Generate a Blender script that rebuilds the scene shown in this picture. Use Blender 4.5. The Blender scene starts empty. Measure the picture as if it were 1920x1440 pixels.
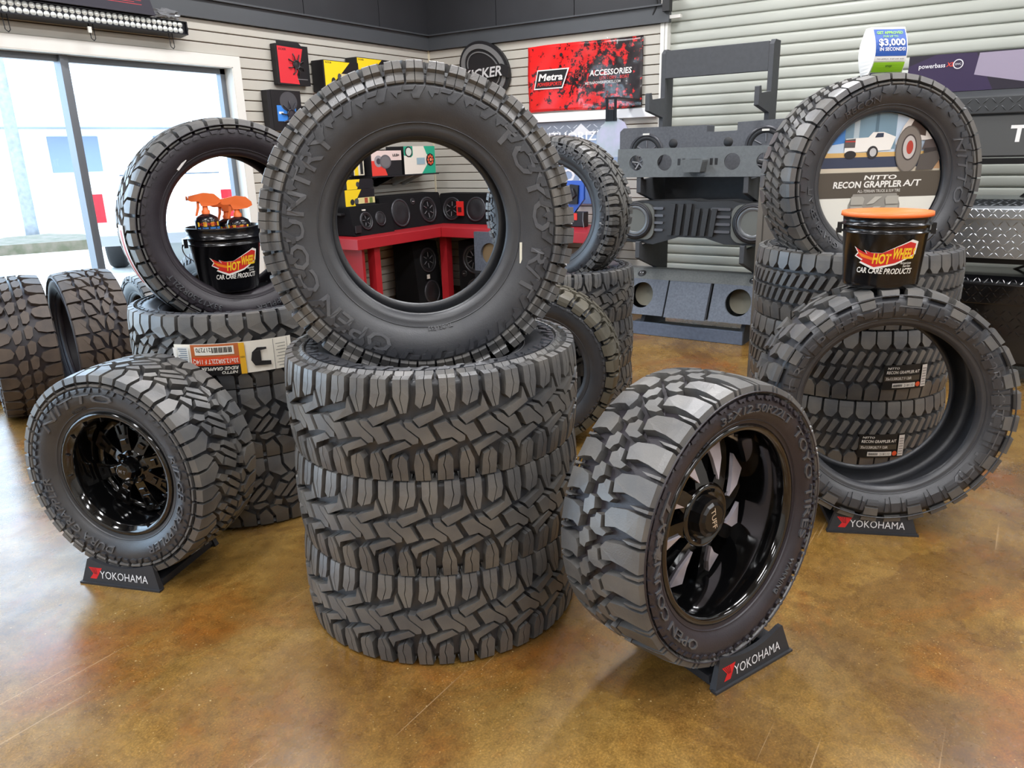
import bpy, bmesh, math, random
from mathutils import Vector, Matrix
random.seed(7)
PI = math.pi
D = math.radians
sc = bpy.context.scene
COL = sc.collection

CEIL_W = 50.0
# ------------------------------------------------------------------ camera
CAM_H = 1.40
F_PX = 1430.0
YAW, PIT, ROL = math.radians(33.72), math.radians(16.9), math.radians(-1.565)
def _cam_axes():
    cy, sy = math.cos(YAW), math.sin(YAW)
    f = Vector((cy*math.cos(PIT), sy*math.cos(PIT), -math.sin(PIT)))
    r = Vector((sy, -cy, 0)); u = r.cross(f)
    c, s = math.cos(ROL), math.sin(ROL)
    return c*r+s*u, -s*r+c*u, f
_r, _u, _f = _cam_axes()
cd = bpy.data.cameras.new('camera'); cam = bpy.data.objects.new('camera', cd); COL.objects.link(cam)
cd.sensor_width = 36.0; cd.lens = F_PX/1920*36.0; cd.clip_start = .05; cd.clip_end = 400
m3 = Matrix((_r, _u, -_f)).transposed()
cam.matrix_world = Matrix.Translation((0, 0, CAM_H)) @ m3.to_4x4()
sc.camera = cam

# ------------------------------------------------------------------ world, sun, exposure
w = bpy.data.worlds.new('world'); sc.world = w; w.use_nodes = True
nt = w.node_tree; bg = nt.nodes['Background']
bg.inputs[0].default_value = (.58, .77, 1.0, 1); bg.inputs[1].default_value = 7.0
sd = bpy.data.lights.new('sun', 'SUN'); sun = bpy.data.objects.new('sun', sd); COL.objects.link(sun)
sd.energy = 7.0; sd.angle = math.radians(1.0); sd.color = (1, .96, .9)
sun.rotation_euler = (math.radians(32), math.radians(-28), 0)
sc.view_settings.view_transform = 'Standard'; sc.view_settings.look = 'None'
sc.view_settings.gamma = 1.0; sc.view_settings.use_curve_mapping = False
sc.view_settings.exposure = 0.0
try:
    sc.cycles.use_denoising = True
    sc.cycles.max_bounces = 8; sc.cycles.diffuse_bounces = 4; sc.cycles.glossy_bounces = 4
    sc.cycles.transparent_max_bounces = 12; sc.cycles.sample_clamp_indirect = 6.0
    sc.cycles.caustics_reflective = False; sc.cycles.caustics_refractive = False
except Exception:
    pass
# rows of fluorescent ceiling lamps
for _x in (-2.4, .4, 3.0, 5.0):
    for _y in (-3.0, -.6, 1.6, 3.7):
        _l = bpy.data.lights.new('ceiling_lamp', 'AREA'); _l.shape = 'RECTANGLE'; _l.size = 1.3; _l.size_y = .35; _l.energy = CEIL_W; _l.color = (.98, .98, 1.0)
        _o = bpy.data.objects.new('ceiling_lamp', _l); COL.objects.link(_o); _o.location = (_x, _y, 3.52)

# ------------------------------------------------------------------ helpers
def s2l(c):
    return c/12.92 if c <= .04045 else ((c+.055)/1.055)**2.4
def rgb(r, g, b):
    return (s2l(r/255), s2l(g/255), s2l(b/255), 1)
MATS = {}
def mat(name, col, rough=.5, metal=0., spec=.5, noise=None, bump=None, coat=0., emit=None, col2=None, trans=0., sheen=0.):
    if name in MATS: return MATS[name]
    m = bpy.data.materials.new(name); m.use_nodes = True; MATS[name] = m
    t = m.node_tree; b = t.nodes['Principled BSDF']
    c = rgb(*col)
    b.inputs['Base Color'].default_value = c
    b.inputs['Roughness'].default_value = rough; b.inputs['Metallic'].default_value = metal
    b.inputs['Specular IOR Level'].default_value = spec
    b.inputs['Coat Weight'].default_value = coat
    b.inputs['Coat Roughness'].default_value = .05
    if trans: b.inputs['Transmission Weight'].default_value = trans
    if emit:
        b.inputs['Emission Color'].default_value = rgb(*emit[0]); b.inputs['Emission Strength'].default_value = emit[1]
    tc = None
    if noise or bump:
        tc = t.nodes.new('ShaderNodeTexCoord')
    if noise:
        n = t.nodes.new('ShaderNodeTexNoise'); n.inputs['Scale'].default_value = noise[0]; n.inputs['Detail'].default_value = 5
        t.links.new(tc.outputs['Object'], n.inputs['Vector'])
        r = t.nodes.new('ShaderNodeValToRGB'); r.color_ramp.elements[0].position = .32; r.color_ramp.elements[1].position = .68
        c2 = rgb(*col2) if col2 else tuple(max(0, min(1, x*(1-noise[1]))) for x in c[:3])+(1,)
        r.color_ramp.elements[0].color = c; r.color_ramp.elements[1].color = c2
        t.links.new(n.outputs['Fac'], r.inputs['Fac']); t.links.new(r.outputs['Color'], b.inputs['Base Color'])
    if bump:
        n = t.nodes.new('ShaderNodeTexNoise'); n.inputs['Scale'].default_value = bump[0]; n.inputs['Detail'].default_value = 3
        t.links.new(tc.outputs['Object'], n.inputs['Vector'])
        bp = t.nodes.new('ShaderNodeBump'); bp.inputs['Strength'].default_value = bump[1]; bp.inputs['Distance'].default_value = .004
        t.links.new(n.outputs['Fac'], bp.inputs['Height']); t.links.new(bp.outputs['Normal'], b.inputs['Normal'])
    return m
def pm(c):                      # flat printed ink / card / paper of one colour
    return mat('print_%d_%d_%d' % tuple(c), c, .45)

class MB:
    def __init__(s): s.v = []; s.f = []; s.m = []; s.sm = []
    def add(s, vs, fs, mi=0, smooth=False):
        o = len(s.v); s.v += [tuple(v) for v in vs]
        for f in fs: s.f.append([i+o for i in f]); s.m.append(mi); s.sm.append(smooth)
    def box(s, x0, x1, y0, y1, z0, z1, mi=0):
        s.add([(x0,y0,z0),(x1,y0,z0),(x1,y1,z0),(x0,y1,z0),(x0,y0,z1),(x1,y0,z1),(x1,y1,z1),(x0,y1,z1)],
              [(3,2,1,0),(4,5,6,7),(0,1,5,4),(1,2,6,5),(2,3,7,6),(3,0,4,7)], mi)
    def prism(s, poly, fn, a, b, mi=0, mis=None, smooth=False):
        """extrude a 2D polygon: fn(x, y, d) gives the 3D point at depth d (a -> b)"""
        n = len(poly)
        vs = [fn(x, y, a) for x, y in poly]+[fn(x, y, b) for x, y in poly]
        s.add(vs, [tuple(range(n)), tuple(range(2*n-1, n-1, -1))], mi)
        s.add(vs, [(i, (i+1) % n, n+(i+1) % n, n+i) for i in range(n)], mi if mis is None else mis, smooth)
    def lathe(s, prof, seg=48, mi=0, smooth=True, close=False, a0=0., a1=2*PI, fn=None):
        full = abs(a1-a0-2*PI) < 1e-6
        na = seg if full else seg+1
        n = len(prof); vs = []
        for k in range(na):
            a = a0+(a1-a0)*k/seg; c, q = math.cos(a), math.sin(a)
            for r, z in prof: vs.append((r*c, r*q, z) if fn is None else fn(r*c, r*q, z))
        fs = []
        for k in range(seg):
            k2 = (k+1) % na
            for i in range(n if close else n-1):
                j = (i+1) % n
                fs.append((k*n+i, k2*n+i, k2*n+j, k*n+j))
        s.add(vs, fs, mi, smooth)
    def tube(s, pts, r, seg=8, mi=0, cap=True):
        P = [Vector(p) for p in pts]; vs = []; n = len(P)
        prev = None
        for i, p in enumerate(P):
            d = (P[min(i+1, n-1)]-P[max(i-1, 0)]).normalized()
            if prev is None:
                a = Vector((0, 0, 1)) if abs(d.z) < .9 else Vector((1, 0, 0))
                u = d.cross(a).normalized()
            else:
                u = (prev-d*prev.dot(d)).normalized()
            prev = u; v = d.cross(u)
            for k in range(seg):
                t = 2*PI*k/seg; vs.append(p+r*(math.cos(t)*u+math.sin(t)*v))
        fs = [(i*seg+k, i*seg+(k+1) % seg, (i+1)*seg+(k+1) % seg, (i+1)*seg+k) for i in range(n-1) for k in range(seg)]
        s.add(vs, fs, mi, True)
        if cap: s.add(vs, [tuple(range(seg-1, -1, -1)), tuple(range((n-1)*seg, n*seg))], mi)
    def mesh(s, name, mats):
        me = bpy.data.meshes.new(name); me.from_pydata(s.v, [], s.f)
        for m in mats: me.materials.append(m)
        me.polygons.foreach_set('material_index', s.m); me.polygons.foreach_set('use_smooth', s.sm)
        me.update(); return me
    def build(s, name, mats, parent=None, M=None):
        if not isinstance(mats, (list, tuple)): mats = [mats]
        return link(name, s.mesh(name, mats), parent, M)
def link(name, me, parent=None, M=None):
    o = bpy.data.objects.new(name, me); COL.objects.link(o)
    if parent: o.parent = parent
    if M is not None: o.matrix_local = M
    return o
def empty(name, M=None):
    o = bpy.data.objects.new(name, None); COL.objects.link(o); o.empty_display_size = .05
    if M is not None: o.matrix_local = M
    return o
def tag(o, label=None, cat=None, group=None, kind=None):
    if label: o['label'] = label
    if cat: o['category'] = cat
    if group: o['group'] = group
    if kind: o['kind'] = kind
    return o
def thing(name, label, cat, M=None, group=None):
    return tag(empty(name, M), label, cat, group)
def loc(x, y, z, rz=0.): return Matrix.Translation((x, y, z)) @ Matrix.Rotation(rz, 4, 'Z')
def bevel(o, wdt=.004, seg=2):
    m = o.modifiers.new('bevel', 'BEVEL'); m.width = wdt; m.segments = seg; m.limit_method = 'ANGLE'; m.angle_limit = math.radians(40)
    return o
def rrect(x0, y0, x1, y1, r, n=5):
    out = []
    for cx, cy, a in ((x1-r, y0+r, -90), (x1-r, y1-r, 0), (x0+r, y1-r, 90), (x0+r, y0+r, 180)):
        for k in range(n+1):
            t = math.radians(a+90*k/n); out.append((cx+r*math.cos(t), cy+r*math.sin(t)))
    return out
def ell(cx, cy, rx, ry, n=28, rot=0.):
    c, s = math.cos(rot), math.sin(rot); out = []
    for k in range(n):
        t = 2*PI*k/n; x, y = rx*math.cos(t), ry*math.sin(t); out.append((cx+x*c-y*s, cy+x*s+y*c))
    return out
XZ = lambda x, z, d: (x, d, z)            # a drawing standing upright; depth along y
XY = lambda x, y, d: (x, y, d)

# lettering: font outlines turned into plain meshes, cached
_TX = {}
def text_geo(s, bold=0.):
    k = (s, bold)
    if k in _TX: return _TX[k]
    cu = bpy.data.curves.new('lettering', 'FONT'); cu.body = s; cu.size = 1.0; cu.offset = bold; cu.resolution_u = 2
    ob = bpy.data.objects.new('lettering', cu)
    me = bpy.data.meshes.new_from_object(ob)
    vs = [(v.co.x, v.co.y) for v in me.vertices]; fs = [tuple(p.vertices) for p in me.polygons]
    ec = {}
    for f in fs:
        for i in range(len(f)):
            e = (f[i], f[(i+1) % len(f)]); ec[e] = 1
    be = [e for e in ec if (e[1], e[0]) not in ec]
    bpy.data.objects.remove(ob); bpy.data.curves.remove(cu); bpy.data.meshes.remove(me)
    if vs:
        x0 = min(v[0] for v in vs); x1 = max(v[0] for v in vs)
    else: x0, x1 = 0, 1
    vs = [((x-x0), y) for x, y in vs]
    _TX[k] = (vs, fs, x1-x0, be); return _TX[k]
CAPH = .70                                  # height of a capital at size 1
def decal(name, els, fn, parent=None, M=None, eps=.0006, base=0.):
    """flat print: shapes and words in drawing coordinates, mapped by fn(x, y, offset)"""
    mb = MB(); cols = []; d = base; pv = None
    for e in els:
        k = e[0]; c = e[-1]
        if not (k in 'pr' and pv == (k, c)): d += eps
        pv = (k, c)
        if not isinstance(c, tuple): raise ValueError(e)
        if c not in cols: cols.append(c)
        mi = cols.index(c)
        if k == 'r':
            _, x0, y0, x1, y1, _c = e; n = max(1, int(abs(x1-x0)/.03)) if fn.__name__ == 'cyl' else 1
            for i in range(n):
                a = x0+(x1-x0)*i/n; b = x0+(x1-x0)*(i+1)/n
                mb.add([fn(a, y0, d), fn(b, y0, d), fn(b, y1, d), fn(a, y1, d)], [(0, 1, 2, 3)], mi)
        elif k == 'p':
            mb.add([fn(x, y, d) for x, y in e[1]], [tuple(range(len(e[1])))], mi)
        elif k == 'c':
            P = ell(e[1], e[2], e[3], e[4]); mb.add([fn(x, y, d) for x, y in P], [tuple(range(len(P)))], mi)
        elif k == 't':
            # ('t', string, x, y, height, width or None, slant, bold, colour)   anchored bottom-left
            _, s, x, y, h, wd, sl, bo, _c = e
            vs, fs, tw, be = text_geo(s, bo); sy = h/CAPH; sx = (wd/tw) if wd else sy
            mb.add([fn(x+vx*sx+sl*vy*sy, y+vy*sy, d) for vx, vy in vs], fs, mi)
    return mb.build(name, [pm(c) for c in cols], parent, M)
# ------------------------------------------------------------------ the room
XR, YL = 6.384, 5.146            # right wall plane, window wall plane
X0, Y0, ZC = -4.2, -4.6, 3.6     # far sides behind the camera, ceiling
WX0, WX1, WZ0, WZ1 = -3.4, 4.02, .10, 2.065   # window opening

def floor_material():
    m = bpy.data.materials.new('stained_concrete'); m.use_nodes = True; t = m.node_tree; b = t.nodes['Principled BSDF']
    N = t.nodes.new; L = t.links.new
    tc = N('ShaderNodeTexCoord')
    def noise(sc_, det, rough=.6, dist=0.):
        n = N('ShaderNodeTexNoise'); n.inputs['Scale'].default_value = sc_; n.inputs['Detail'].default_value = det; n.inputs['Roughness'].default_value = rough; n.inputs['Distortion'].default_value = dist
        L(tc.outputs['Object'], n.inputs['Vector']); return n
    def ramp(n, stops):
        r = N('ShaderNodeValToRGB'); e = r.color_ramp.elements
        while len(e) < len(stops): e.new(.5)
        for k, (p, c) in enumerate(stops): e[k].position = p; e[k].color = c
        L(n.outputs['Fac'], r.inputs['Fac']); return r
    def mix(a, bb, f, mode='MIX', fac=None):
        x = N('ShaderNodeMix'); x.data_type = 'RGBA'; x.blend_type = mode
        L(a, x.inputs['A']); L(bb, x.inputs['B'])
        if fac is not None: x.inputs['Factor'].default_value = fac
        else: L(f, x.inputs['Factor'])
        return x.outputs['Result']
    big = ramp(noise(.85, 6, .62, .8), [(.28, rgb(70, 46, 24)), (.40, rgb(108, 74, 32)), (.50, rgb(140, 108, 54)), (.60, rgb(120, 92, 44)), (.74, rgb(82, 56, 28))])
    mid = ramp(noise(2.6, 8, .68, .6), [(.34, rgb(92, 60, 24)), (.5, rgb(130, 98, 46)), (.66, rgb(156, 126, 70))])
    c1 = mix(big.outputs['Color'], mid.outputs['Color'], None, fac=.45)
    st = N('ShaderNodeMapRange'); n1 = noise(.75, 7, .6, 1.6); L(n1.outputs['Fac'], st.inputs['Value']); st.inputs['From Min'].default_value = .53; st.inputs['From Max'].default_value = .55; st.inputs['To Max'].default_value = .42
    dk = N('ShaderNodeRGB'); dk.outputs[0].default_value = rgb(86, 58, 30)
    c1 = mix(c1, dk.outputs[0], st.outputs['Result'])
    oran = N('ShaderNodeMapRange'); n2 = noise(1.5, 6, .65, .6); L(n2.outputs['Fac'], oran.inputs['Value']); oran.inputs['From Min'].default_value = .54; oran.inputs['From Max'].default_value = .68; oran.inputs['To Max'].default_value = .8
    oc = N('ShaderNodeRGB'); oc.outputs[0].default_value = rgb(134, 78, 22)
    c2 = mix(c1, oc.outputs[0], oran.outputs['Result'])
    fine = ramp(noise(26, 5, .75), [(.30, (.55, .52, .48, 1)), (.5, (.95, .95, .95, 1)), (.72, (1.3, 1.27, 1.2, 1))])
    c3 = mix(c2, fine.outputs['Color'], None, 'MULTIPLY', .75)
    gr = ramp(noise(170, 3, .7), [(.34, (.62, .60, .56, 1)), (.52, (1, 1, 1, 1)), (.66, (1.55, 1.5, 1.4, 1))])
    c3 = mix(c3, gr.outputs['Color'], None, 'MULTIPLY', .7)
    def specks(scale, a, b, col, lo, hi, seed):
        mpv = N('ShaderNodeMapping'); mpv.inputs['Location'].default_value = (seed, seed*.7, 0); L(tc.outputs['Object'], mpv.inputs['Vector'])
        sp = N('ShaderNodeTexVoronoi'); sp.inputs['Scale'].default_value = scale; L(mpv.outputs['Vector'], sp.inputs['Vector'])
        spr = N('ShaderNodeMapRange'); L(sp.outputs['Distance'], spr.inputs['Value']); spr.inputs['From Min'].default_value = a; spr.inputs['From Max'].default_value = b
        g2 = N('ShaderNodeMapRange'); n3 = noise(1.3+seed*.1, 2); L(n3.outputs['Fac'], g2.inputs['Value']); g2.inputs['From Min'].default_value = lo; g2.inputs['From Max'].default_value = hi
        gate = N('ShaderNodeMath'); gate.operation = 'MULTIPLY'; L(spr.outputs['Result'], gate.inputs[0]); L(g2.outputs['Result'], gate.inputs[1])
        lt = N('ShaderNodeRGB'); lt.outputs[0].default_value = col
        return lt.outputs[0], gate.outputs[0]
    col, f = specks(23, .075, .045, rgb(196, 170, 120), .45, .6, 0.); c4 = mix(c3, col, f)
    col, f = specks(60, .12, .07, rgb(180, 152, 100), .40, .6, 3.); c4 = mix(c4, col, f)
    col, f = specks(7, .045, .03, rgb(36, 26, 18), .45, .6, 5.); c4 = mix(c4, col, f)
    # long fine scratches
    mp = N('ShaderNodeMapping'); mp.inputs['Rotation'].default_value = (0, 0, .35); mp.inputs['Scale'].default_value = (.35, 26, 1); L(tc.outputs['Object'], mp.inputs['Vector'])
    ns = N('ShaderNodeTexNoise'); ns.inputs['Scale'].default_value = 2.2; ns.inputs['Detail'].default_value = 2; L(mp.outputs['Vector'], ns.inputs['Vector'])
    sr = N('ShaderNodeMapRange'); L(ns.outputs['Fac'], sr.inputs['Value']); sr.inputs['From Min'].default_value = .70; sr.inputs['From Max'].default_value = .735; sr.inputs['To Max'].default_value = .5
    sc2 = N('ShaderNodeRGB'); sc2.outputs[0].default_value = rgb(190, 160, 120)
    c5 = mix(c4, sc2.outputs[0], sr.outputs['Result'])
    L(c5, b.inputs['Base Color'])
    rr = N('ShaderNodeMapRange'); n5 = noise(5, 5, .7); L(n5.outputs['Fac'], rr.inputs['Value']); rr.inputs['From Min'].default_value = .3; rr.inputs['From Max'].default_value = .7; rr.inputs['To Min'].default_value = .20; rr.inputs['To Max'].default_value = .36
    L(rr.outputs['Result'], b.inputs['Roughness'])
    bp = N('ShaderNodeBump'); bp.inputs['Strength'].default_value = .10; bp.inputs['Distance'].default_value = .004; n6 = noise(22, 4); L(n6.outputs['Fac'], bp.inputs['Height']); L(bp.outputs['Normal'], b.inputs['Normal'])
    b.inputs['Specular IOR Level'].default_value = .6; b.inputs['Coat Weight'].default_value = .18; b.inputs['Coat Roughness'].default_value = .22
    return m
mb = MB(); mb.box(X0-.3, 6.62, Y0-.3, YL+.15, -.12, 0.)
tag(mb.build('floor', floor_material()), 'stained polished concrete floor in mottled browns', 'floor', kind='structure')

BACK = mat('groove_brown', (96, 72, 52), .8)
SLAT = mat('slat_cream', (188, 184, 174), .45, noise=(3., .06))
SLAT2 = mat('slat_white', (216, 213, 204), .4, noise=(3., .05))
GREYB = mat('painted_steel_grey', (72, 75, 79), .5, noise=(2., .12))
DARKW = mat('dark_upper_wall', (44, 45, 49), .6, noise=(3., .2), bump=(60., .1))
WHITE = mat('white_paint', (222, 220, 214), .45)
ALU = mat('window_aluminium', (120, 124, 130), .4, .6)
TOPZ, PITCH, G = 2.375, .0772, .007

# left wall with the window opening
mb = MB(); ya, yb = YL+.016, YL+.15
mb.box(X0, WX0, ya, yb, 0, ZC); mb.box(WX1, XR+.2, ya, yb, 0, ZC); mb.box(WX0, WX1, ya, yb, WZ1, ZC); mb.box(WX0, WX1, ya, yb, 0, WZ0)
wl = tag(mb.build('wall_left', BACK), kind='structure')
wl['label'] = 'cream slat wall with the shop window'
def slat_mesh(L):
    mb = MB(); h = PITCH-G; c = .003
    P = [(0, 0), (.016, 0), (.016, h), (0, h)]
    Q = [(-c+.003, c), (0, 0)]
    mb.prism([(0.0, c), (c, 0), (.016, 0), (.016, h), (c, h), (0, h-c)], lambda y, z, d: (d, y, z), 0, L); return mb.mesh('slat', [SLAT])
_sm = {}
def slats(parent, M, L, zs):
    k = round(L, 3)
    if k not in _sm: _sm[k] = slat_mesh(L)
    for z in zs: link('slat', _sm[k], parent, M @ Matrix.Translation((0, 0, z)))
zs = [TOPZ-PITCH*(i+1)+G*.5 for i in range(30)]
hi = [z for z in zs if z > WZ1+.05]; lo = [z for z in zs if z <= WZ1+.05]
slats(wl, Matrix.Translation((X0, YL, 0)), XR-X0, hi)
slats(wl, Matrix.Translation((WX1+.075, YL, 0)), XR-WX1-.075, lo)
# right wall (slat part) and the wall beyond the roller door
mb = MB(); mb.box(XR+.016, XR+.15, 2.70, YL+.15, 0, ZC); mb.box(XR+.016, XR+.15, Y0, -2.2, 0, ZC); mb.box(XR+.016, XR+.15, -2.2, 2.70, 3.2, ZC)
wr = tag(mb.build('wall_right', BACK), kind='structure'); wr['label'] = 'cream slat wall meeting the roller door'
slats(wr, Matrix.Translation((XR, YL, 0)) @ Matrix.Rotation(-PI/2, 4, 'Z'), YL-2.70, zs)
mb = MB(); mb.box(XR-.012, XR+.002, YL-.014, YL+.002, 0, TOPZ); mb.build('corner_strip', mat('corner_cream', (206, 196, 172), .5), wr)
for nm, x0, x1, y0, y1 in (('wall_front', X0-.12, X0, Y0, YL+.15), ('wall_back', X0, XR+.15, Y0-.12, Y0)):
    mb = MB(); mb.box(x0, x1, y0, y1, 0, ZC); tag(mb.build(nm, mat('plain_wall', (190, 188, 182), .7)), 'plain painted wall', kind='structure')
mb = MB(); mb.box(X0-.12, XR+.2, Y0-.12, YL+.15, ZC, ZC+.1); tag(mb.build('ceiling', mat('ceiling_paint', (150, 150, 150), .8)), 'grey ceiling', kind='structure')
# grey steel band round the top of the slats, darker panels above
mb = MB(); mb.box(X0, XR, YL-.035, YL+.016, TOPZ, 2.50); mb.box(X0, XR, YL-.06, YL+.016, 2.50, 2.512)
tag(mb.build('trim_1', GREYB), kind='structure')['label'] = 'grey steel band above the window wall'
mb = MB(); mb.box(XR-.035, XR+.016, 2.62, YL-.035, TOPZ, 2.50); mb.box(XR-.06, XR+.016, 2.62, YL-.035, 2.50, 2.512)
tag(mb.build('trim_2', GREYB), kind='structure')['label'] = 'grey steel band above the right wall'
for k in range(12):
    xa = X0+.90*k; xb = min(xa+.893, XR)
    if xa < XR: mb = MB(); mb.box(xa, xb, YL-.004, YL+.016, 2.512, ZC-.005); mb.build('upper_panel', DARKW, wl)
for k in range(3):
    yb_ = YL-.004-.82*k; mb = MB(); mb.box(XR-.004, XR+.016, yb_-.813, yb_, 2.512, ZC-.005); mb.build('upper_panel', DARKW, wr)
# window: reveal, frame, mullions, panes
wn = tag(empty('window_1'), 'tall shop window in a grey aluminium frame', kind='structure')
mb = MB()
mb.box(WX0-.07, WX1+.07, YL-.022, YL+.02, WZ1, min(hi)-.004); mb.box(WX1, WX1+.07, YL-.022, YL+.02, 0, WZ1); mb.box(WX0-.07, WX0, YL-.022, YL+.02, 0, WZ1)
mb.box(WX1-.008, WX1, YL-.02, YL+.14, WZ0, WZ1); mb.box(WX0, WX1, YL-.02, YL+.14, WZ1-.006, WZ1); mb.box(WX0, WX1, YL-.03, YL+.14, WZ0-.02, WZ0)
mb.build('window_casing', WHITE, wn)
mb = MB(); ym = YL+.07
mb.box(WX0, WX1-.008, ym, ym+.05, WZ1-.045, WZ1-.006); mb.box(WX0, WX1-.008, ym, ym+.05, WZ0, WZ0+.05); mb.box(WX1-.05, WX1-.008, ym, ym+.05, WZ0, WZ1)
mb.build('window_frame', ALU, wn)
MUL = [2.80, 1.56, .32, -.92, -2.16]
for x in MUL:
    mb = MB(); mb.box(x-.030, x-.008, ym-.03, ym+.05, WZ0, WZ1); mb.box(x-.004, x+.030, ym-.015, ym+.05, WZ0, WZ1); mb.box(x-.008, x-.004, ym, ym+.05, WZ0, WZ1); mb.build('mullion', ALU, wn)
def glass_material():
    m = bpy.data.materials.new('window_glass'); m.use_nodes = True; t = m.node_tree; t.nodes.remove(t.nodes['Principled BSDF'])
    o = t.nodes['Material Output']; a = t.nodes.new('ShaderNodeBsdfTransparent'); g = t.nodes.new('ShaderNodeBsdfGlossy'); g.inputs['Roughness'].default_value = .01
    a.inputs['Color'].default_value = (.94, .97, .97, 1)
    f = t.nodes.new('ShaderNodeFresnel'); f.inputs['IOR'].default_value = 1.45; x = t.nodes.new('ShaderNodeMixShader')
    t.links.new(f.outputs[0], x.inputs[0]); t.links.new(a.outputs[0], x.inputs[1]); t.links.new(g.outputs[0], x.inputs[2]); t.links.new(x.outputs[0], o.inputs[0]); return m
GLASS = glass_material()
xs = [WX1-.05]+MUL+[WX0]
for xa, xb in zip(xs[1:], xs):
    mb = MB(); mb.add([(xa, ym+.03, WZ0), (xb, ym+.03, WZ0), (xb, ym+.03, WZ1-.03), (xa, ym+.03, WZ1-.03)], [(0, 1, 2, 3)]); mb.build('pane', GLASS, wn)
# daylight portal in the window opening (guides sky sampling)
pl = bpy.data.lights.new('window_portal', 'AREA'); pl.shape = 'RECTANGLE'; pl.size = WX1-WX0; pl.size_y = WZ1-WZ0; pl.cycles.is_portal = True
po = bpy.data.objects.new('window_portal', pl); COL.objects.link(po); po.matrix_local = Matrix.Translation(((WX0+WX1)/2, YL+.16, (WZ0+WZ1)/2)) @ Matrix.Rotation(-PI/2, 4, 'X')

# roller door
DOOR = mat('door_steel', (180, 183, 174), .38, 0, .5, noise=(1.4, .10))
dr = tag(empty('door_1'), 'pale steel roller door of narrow slats', kind='structure')
def door_slat(L, p):
    prof = []
    n = 10
    for k in range(n+1):
        u = k/n; prof.append((-.008*math.sin(PI*u)**.45 if 0 < u < 1 else 0., u*(p-.008)))
    prof += [(.006, p-.007), (.006, p), (.012, p), (.012, 0)]
    mb = MB(); mb.prism(prof, lambda x, z, d: (x, -d, z), 0, L, smooth=True); return mb.mesh('slat', [DOOR])
DP = .0815
ds = door_slat(4.75, DP)
for k in range(40): link('slat', ds, dr, Matrix.Translation((XR+.07, 2.64, .02+DP*k)))
mb = MB(); mb.box(XR-.006, XR+.10, 2.640, 2.662, 0, 3.2); mb.box(XR-.010, XR+.03, 2.666, 2.70, 0, 3.2); mb.build('guide_rail', WHITE, dr)
mb = MB(); mb.box(XR-.02, XR+.02, 2.53, 2.70, 2.40, 2.425); mb.box(XR-.03, XR+.0, 2.64, 2.68, 2.42, 2.62); mb.build('door_bracket', WHITE, dr)
mb = MB(); mb.box(XR-.08, XR-.02, 2.60, 2.66, 2.45, 2.60); mb.tube([(XR-.03, 2.76, 2.44), (XR-.04, 2.72, 2.52), (XR-.05, 2.74, 2.65)], .008); mb.build('door_bracket', mat('bracket_black', (22, 22, 24), .5), dr)

# ------------------------------------------------------------------ outside
mb = MB(); mb.add([(-40, YL+.15, -.12), (70, YL+.15, -.12), (70, 90, -.12), (-40, 90, -.12)], [(0, 1, 2, 3)])
tag(mb.build('ground', mat('outside_concrete', (190, 188, 182), .8, noise=(.4, .08))), 'bright concrete parking lot outside', kind='structure')
KERB = mat('verge_grass', (96, 90, 80), .9, noise=(6., 0), col2=(70, 72, 56), bump=(20., .6))
mb = MB(); P = [(5.9, 15.2), (6.6, 14.9), (7.6, 14.4), (8.2, 15.6), (8.0, 16.6), (7.2, 16.7)]
mb.prism(P, XY, .06, -.12); tag(bevel(mb.build('verge', KERB), .03), 'grassy kerb island out in the parking lot', 'kerb')
POLE = mat('pole_wood', (120, 126, 134), .8, noise=(8., .3))
po = thing('street_pole', 'tall wooden utility pole outside the left window pane', 'pole', loc(8.45, 18.25, -.12))
mb = MB(); mb.lathe([(0, 0), (.14, 0), (.13, .3), (.10, 9), (0, 9)], 20); mb.build('shaft', POLE, po)
mb = MB(); mb.box(-1.1, 1.1, -.06, .06, 8.0, 8.16); mb.build('cross_arm', POLE, po)
bd = thing('building', 'long white commercial building across the parking lot', 'building', loc(14, 34, -.12, D(-12)))
BW = mat('white_stucco', (226, 226, 224), .8); BB = mat('blue_glazing', (120, 136, 166), .3)
mb = MB(); mb.box(-16, 26, 0, 10, 0, 4.2); mb.box(-16.3, 26.3, -.4, 10, 4.2, 4.5); mb.build('wall', BW, bd)
for k in range(9):
    x = -14+4.2*k; mb = MB(); mb.box(x, x+1.9, -.05, .02, 1.2, 2.6); f = mb.build('window', BB, bd); mb = MB(); mb.box(x+.92, x+.98, -.08, -.04, 1.2, 2.6); mb.build('window_bar', WHITE, f)
mb = MB(); mb.box(-16, 26, -2.2, 0, 2.9, 3.1); mb.build('canopy', mat('canopy_blue', (150, 164, 186), .6), bd)

# pickup truck parked outside, tailgate towards the window
tk = thing('pickup_truck', 'white pickup truck parked outside, its red tail light towards the window', 'truck', loc(6.5, 10.12, -.12, D(-37)))
TW = mat('car_white', (232, 232, 232), .2, coat=.4); TR_ = mat('tail_red', (196, 30, 40), .2); TG = mat('car_glass', (52, 60, 70), .1)
def sidep(P, y0, y1, nm, m, par=None):
    mb = MB(); mb.prism(P, lambda x, z, d: (d, x, z), y0, y1); return bevel(mb.build(nm, m, par or tk), .03, 2)
sidep([(0, .55), (0, 1.18), (1.9, 1.20), (1.9, .55)], -.95, .95, 'cargo_bed', TW)
sidep([(1.95, .5), (1.95, 1.25), (2.35, 1.88), (3.6, 1.90), (4.2, 1.30), (5.5, 1.20), (5.7, .9), (5.7, .5)], -.95, .95, 'cab', TW)
sidep([(2.02, 1.27), (2.37, 1.80), (2.34, 1.83), (1.98, 1.30)], -.75, .75, 'rear_window', TG)
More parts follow.
